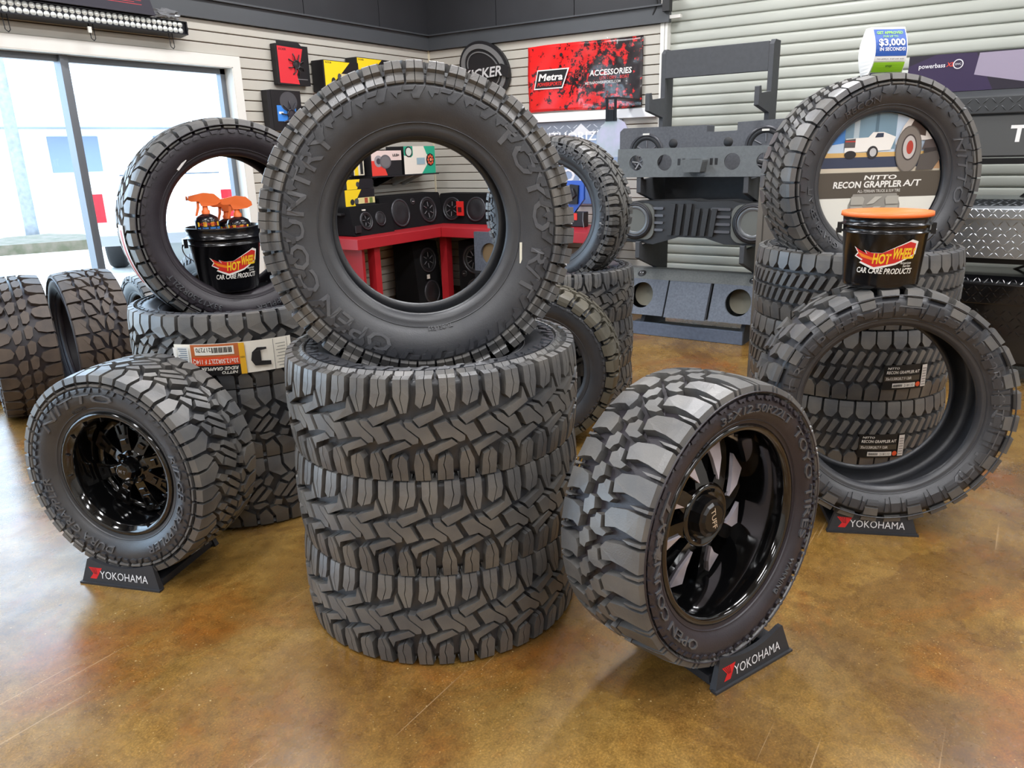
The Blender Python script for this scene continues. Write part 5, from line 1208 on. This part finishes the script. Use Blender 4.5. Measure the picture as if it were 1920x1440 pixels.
def to_disc(els, R, nseg=40):
    poly = [(R*math.cos(2*PI*k/nseg), R*math.sin(2*PI*k/nseg)) for k in range(nseg)]
    mp = lambda x, z: ((x+.66)*.93, (z-1.2045)*.815)
    def cut(P):
        for (ax, ay), (bx, by) in zip(poly, poly[1:]+poly[:1]):
            out = []; ins = lambda q: (bx-ax)*(q[1]-ay)-(by-ay)*(q[0]-ax) >= -1e-9
            for q, r_ in zip(P, P[1:]+P[:1]):
                a, b = ins(q), ins(r_)
                if a: out.append(q)
                if a != b:
                    fa = (bx-ax)*(q[1]-ay)-(by-ay)*(q[0]-ax); fb = (bx-ax)*(r_[1]-ay)-(by-ay)*(r_[0]-ax); k = fa/(fa-fb)
                    out.append((q[0]+(r_[0]-q[0])*k, q[1]+(r_[1]-q[1])*k))
            P = out
            if len(P) < 3: return None
        return P
    res = []
    for e in els:
        c = e[-1]
        if e[0] == 't':
            x, z = mp(e[2], e[3]); res.append(('t', e[1], x, z, e[4]*.86, e[5]*.93 if e[5] else None, e[6], e[7], c)); continue
        if e[0] == 'r': P = [mp(e[1], e[2]), mp(e[3], e[2]), mp(e[3], e[4]), mp(e[1], e[4])]
        elif e[0] == 'c': P = [mp(x, z) for x, z in ell(*e[1:5])]
        else: P = [mp(x, z) for x, z in e[1]]
        P = cut(P)
        if P: res.append(('p', P, c))
    return res
di = thing('display_insert', 'round printed insert with a truck photo filling the hole of the upright right tire', 'display insert', M7)
mb = MB(); mb.lathe([(0, .086), (.274, .086), (.274, .094), (0, .094)], 64, 0, False); mb.build('disc', pm((226, 222, 212)), di)
E = [('r', -1.05, .80, -.2, 1.6, (226, 222, 212))]+E
decal('insert_print', to_disc(E, .273), lambda x, y, d: (x, y, .0945+d), di, eps=.0003)
decal('board_outline', [('p', [(-1.25, .10), (-1.242, .10), (-1.242, 1.18), (-1.20, 1.26), (-1.208, 1.26), (-1.25, 1.19)], (70, 66, 60))], lambda x, z, d: (x, -d, z), db)

# loan sign on the upright right tire
ls = thing('offer_sign', 'small curved white card sign with blue and green print on the right tire', 'sign', Matrix.Translation((3.74, .60, 1.655)) @ Matrix.Rotation(D(36)-PI/2, 4, 'Z'))
prof = [(0.05*math.cos(t)-0.0, .10+.10*math.sin(t)) for t in [D(-88+176*k/16) for k in range(17)]]
# D-shaped loop: curved front face, flat white side
def arc(z): return -.045*math.sin(PI*max(0, min(1, z/.20)))
mb = MB(); n = 14
vs = []
for k in range(n+1):
    z = .20*k/n; vs += [(-.050+.008*math.cos(PI*(k/n-.5)), arc(z), z), (.095, arc(z)*.9, z), (.075, .05, z), (-.050-.022*math.sin(PI*k/n), .04, z)]
fs = []
for k in range(n):
    a, b = 4*k, 4*k+4
    fs += [(a, a+1, b+1, b), (a+1, a+2, b+2, b+1), (a+2, a+3, b+3, b+2), (a+3, a, b, b+3)]
mb.add(vs, fs, 0, False); mb.add(vs, [(3, 2, 1, 0), (4*n, 4*n+1, 4*n+2, 4*n+3)]); mb.build('card', pm((240, 240, 238)), ls)
fm = lambda x, z, d: (x*1.25+.011, arc(z)*(1-.1*(x*1.25+.061)/.145)-d-.001, z)
def strips_(x0, z0, x1, z1, c, n=8): return [('r', x0, z0+(z1-z0)*k/n, x1, z0+(z1-z0)*(k+1)/n, c) for k in range(n)]
E = strips_(-.042, .085, .064, .192, (34, 84, 170))+strips_(-.042, .066, .064, .084, (240, 240, 238), 2)+strips_(-.042, .025, .064, .062, (150, 206, 40), 4)+strips_(-.042, .008, .064, .022, (30, 50, 100), 2)
E += [('t', 'GET APPROVED', -.034, .172, .011, .088, 0, .02, (150, 220, 60)), ('t', 'FOR UP TO', -.014, .158, .008, .050, 0, .01, (150, 220, 60)), ('t', '$3,000', -.032, .126, .026, .090, 0, .03, (245, 245, 245)), ('t', 'IN SECONDS!', -.030, .105, .013, .088, 0, .02, (245, 245, 245)), ('t', 'TO APPLY, TAP OR ASK', -.036, .071, .005, .094, 0, 0, (60, 60, 60)), ('t', 'snap', .0, .044, .009, .022, 0, .01, (40, 70, 40))]
decal('card_print', E, fm, ls, eps=.0005)

# ------------------------------------------------------------------ tool boxes at the right edge
TB = mat('toolbox_matte', (58, 60, 62), .45, .2); TBK = mat('toolbox_gloss', (12, 12, 14), .15, .3, coat=.5); TAL = mat('bright_aluminium', (190, 196, 202), .28, 1.0)
tr_ = thing('tool_box_rack', 'black steel shelf rack holding the truck tool boxes at the right edge', 'rack', RW(5.30, 0, 0))
BS = mat('rack_black', (16, 16, 18), .4, .3)
for x in (-.74, 1.18):
    for y in (.02, .50): part('post', tr_, BS, (x-.02, x+.02, y, y+.04, 0, 1.262))
for z in (.70, 1.262, .10): part('shelf_rail', tr_, BS, (-.76, 1.20, .0, .03, z, z+.033)); part('shelf_board', tr_, BS, (-.76, 1.20, .03, .54, z+.005, z+.02))
mb = MB(); mb.prism([(-.05, 1.06), (-.02, 1.06), (.18, 1.26), (.15, 1.26)], XZ, .27, .29); mb.prism([(-.05, .62), (-.02, .62), (.14, .70), (.11, .70)], XZ, .27, .29); mb.build('diagonal_brace', BS, tr_)
def treads(x0, x1, z0, z1, sp, fn, m, parent, sz=.5):
    """raised diamond-plate bars, alternately slanted"""
    mb = MB(); j = 0; z = z0+sp*.5
    while z < z1-sp*.2:
        x = x0+sp*(.5 if j % 2 else 1.0)*.5; i = 0
        while x < x1-sp*.3:
            s = 1 if (i+j) % 2 else -1; l = sp*sz; w2 = sp*.11
            P = [(-l, -l*s), (-l*.5+w2, -l*s*.5-w2*s), (l, l*s), (l*.5-w2, l*s*.5+w2*s)]
            mb.add([fn(x+px*.8, z+pz*.8, .0) for px, pz in P]+[fn(x, z, sp*.10)], [(0, 1, 4), (1, 2, 4), (2, 3, 4), (3, 0, 4)])
            x += sp; i += 1
        z += sp; j += 1
    o = mb.build('tread_plate_relief', m, parent); o['kind'] = 'stuff'; return o
t1 = thing('tool_box', 'matte black diamond-plate truck tool box on top of the rack at the right edge', 'tool box', RW(5.30, 0, 1.30), 'truck tool boxes')
mb = MB(); mb.box(-.66, 1.10, 0, .5, 0, .235); mb.build('body', TB, t1)
mb = MB(); mb.prism([(-.03, .235), (-.03, .33), (.02, .365), (.5, .365), (.5, .235)], lambda y, z, d: (d, y, z), -.70, 1.12); bevel(mb.build('lid', TB, t1), .006)
treads(-.68, 1.1, .245, .328, .040, lambda x, z, d: (x, -.0305-d, z), TB, t1)
mb = MB(); mb.box(-.66, 1.1, -.012, 0, .01, .225); pn = mb.build('front_panel', mat('panel_grey', (74, 75, 75), .5), t1)
decal('panel_lettering', [('t', 'TR', -.135, .085, .085, .17, .05, .03, (232, 232, 230))], lambda x, z, d: (x, -.0125-d, z), pn)
mb = MB(); mb.lathe([(0, -.006), (.03, -.005), (.034, 0)], 24, fn=lambda a, b, c: (-.44+a, c-.033, .285+b)); mb.build('round_badge', pm((200, 200, 200)), t1)
pb = carton('speaker_carton', 'long purple-black carton with a grille photo on top of the tool boxes', 'carton', RW(5.32, -.05, 1.667), 1.48, .205, .40,
            [('r', -.74, 0, .74, .205, (26, 18, 36)), ('p', [(-.74, .0), (-.30, .0), (-.40, .2), (-.60, .205), (-.74, .15)], (44, 28, 66)), ('p', [(-.40, .085), (-.385, .198), (.03, .20), (.03, .012), (-.05, .012)], (150, 140, 160)), ('p', [(-.005, .0), (.11, .0), (.12, .20), (.02, .20)], (176, 166, 180)), ('p', [(.115, .0), (.74, .0), (.74, .203), (.125, .20)], (122, 110, 134)),
             ('t', 'powerbass', -.685, .135, .024, .135, 0, .01, (226, 224, 230)), ('t', 'XL', -.545, .137, .022, .04, .2, .02, (214, 70, 50)), ('c', -.485, .147, .026, .026, (226, 224, 230)), ('c', -.485, .147, .021, .021, (40, 28, 56)), ('t', 'DVC', -.50, .142, .010, .03, 0, .01, (226, 224, 230))]
            +[('c', .16+.028*i+.014*(j % 2), .012+.0165*j, .0062, .0055, (70, 58, 84)) for i in range(20) for j in range(12)], None)
t2 = thing('tool_box', 'bright aluminium diamond-plate truck tool box on the middle shelf at the right', 'tool box', RW(5.22, 0, .737), 'truck tool boxes')
mb = MB(); mb.box(-.56, 1.12, .02, .5, 0, .24); mb.build('body', TAL, t2)
mb = MB(); mb.prism([(-.03, .225), (-.03, .285), (-.01, .30), (.10, .330), (.5, .33), (.5, .225)], lambda y, z, d: (d, y, z), -.58, 1.14); bevel(mb.build('lid', TAL, t2), .005)
treads(-.55, 1.1, .0, .222, .036, lambda x, z, d: (x, .0195-d, z), TAL, t2); treads(-.57, 1.1, .228, .285, .03, lambda x, z, d: (x, -.0305-d, z), TAL, t2)
treads(-.57, 1.1, .0, .11, .036, lambda x, z, d: (x, -.01+z, .3005+z*.27+d), TAL, t2)
t3 = thing('tool_box', 'glossy black diamond-plate truck tool box on the lowest shelf at the right', 'tool box', RW(5.20, 0, .137), 'truck tool boxes')
mb = MB(); mb.box(-.62, 1.12, .02, .5, 0, .40); mb.build('body', TBK, t3)
mb = MB(); mb.prism([(-.01, .34), (-.01, .46), (.05, .50), (.5, .50), (.5, .34)], lambda y, z, d: (d, y, z), -.63, 1.14); bevel(mb.build('lid', TBK, t3), .006)
treads(-.6, 1.1, .345, .46, .034, lambda x, z, d: (x, -.0105-d, z), TBK, t3); treads(-.6, 1.1, .15, .335, .040, lambda x, z, d: (x, .0195-d, z), TBK, t3); treads(-.6, 1.1, .46, .505, .03, lambda x, z, d: (x, -.01+(z-.46)*1.3, z+d), TBK, t3)
for x in (-.42, .12):
    mb = MB(); mb.box(x-.035, x+.035, -.022, -.010, .36, .44); lk = bevel(mb.build('latch', CHROME, t3), .006); mb = MB(); mb.lathe([(0, -.034), (.014, -.032), (.016, -.02)], 16, fn=lambda a, b, c: (x+.012+a, c, .40+b)); mb.build('lock', CHROME, lk)
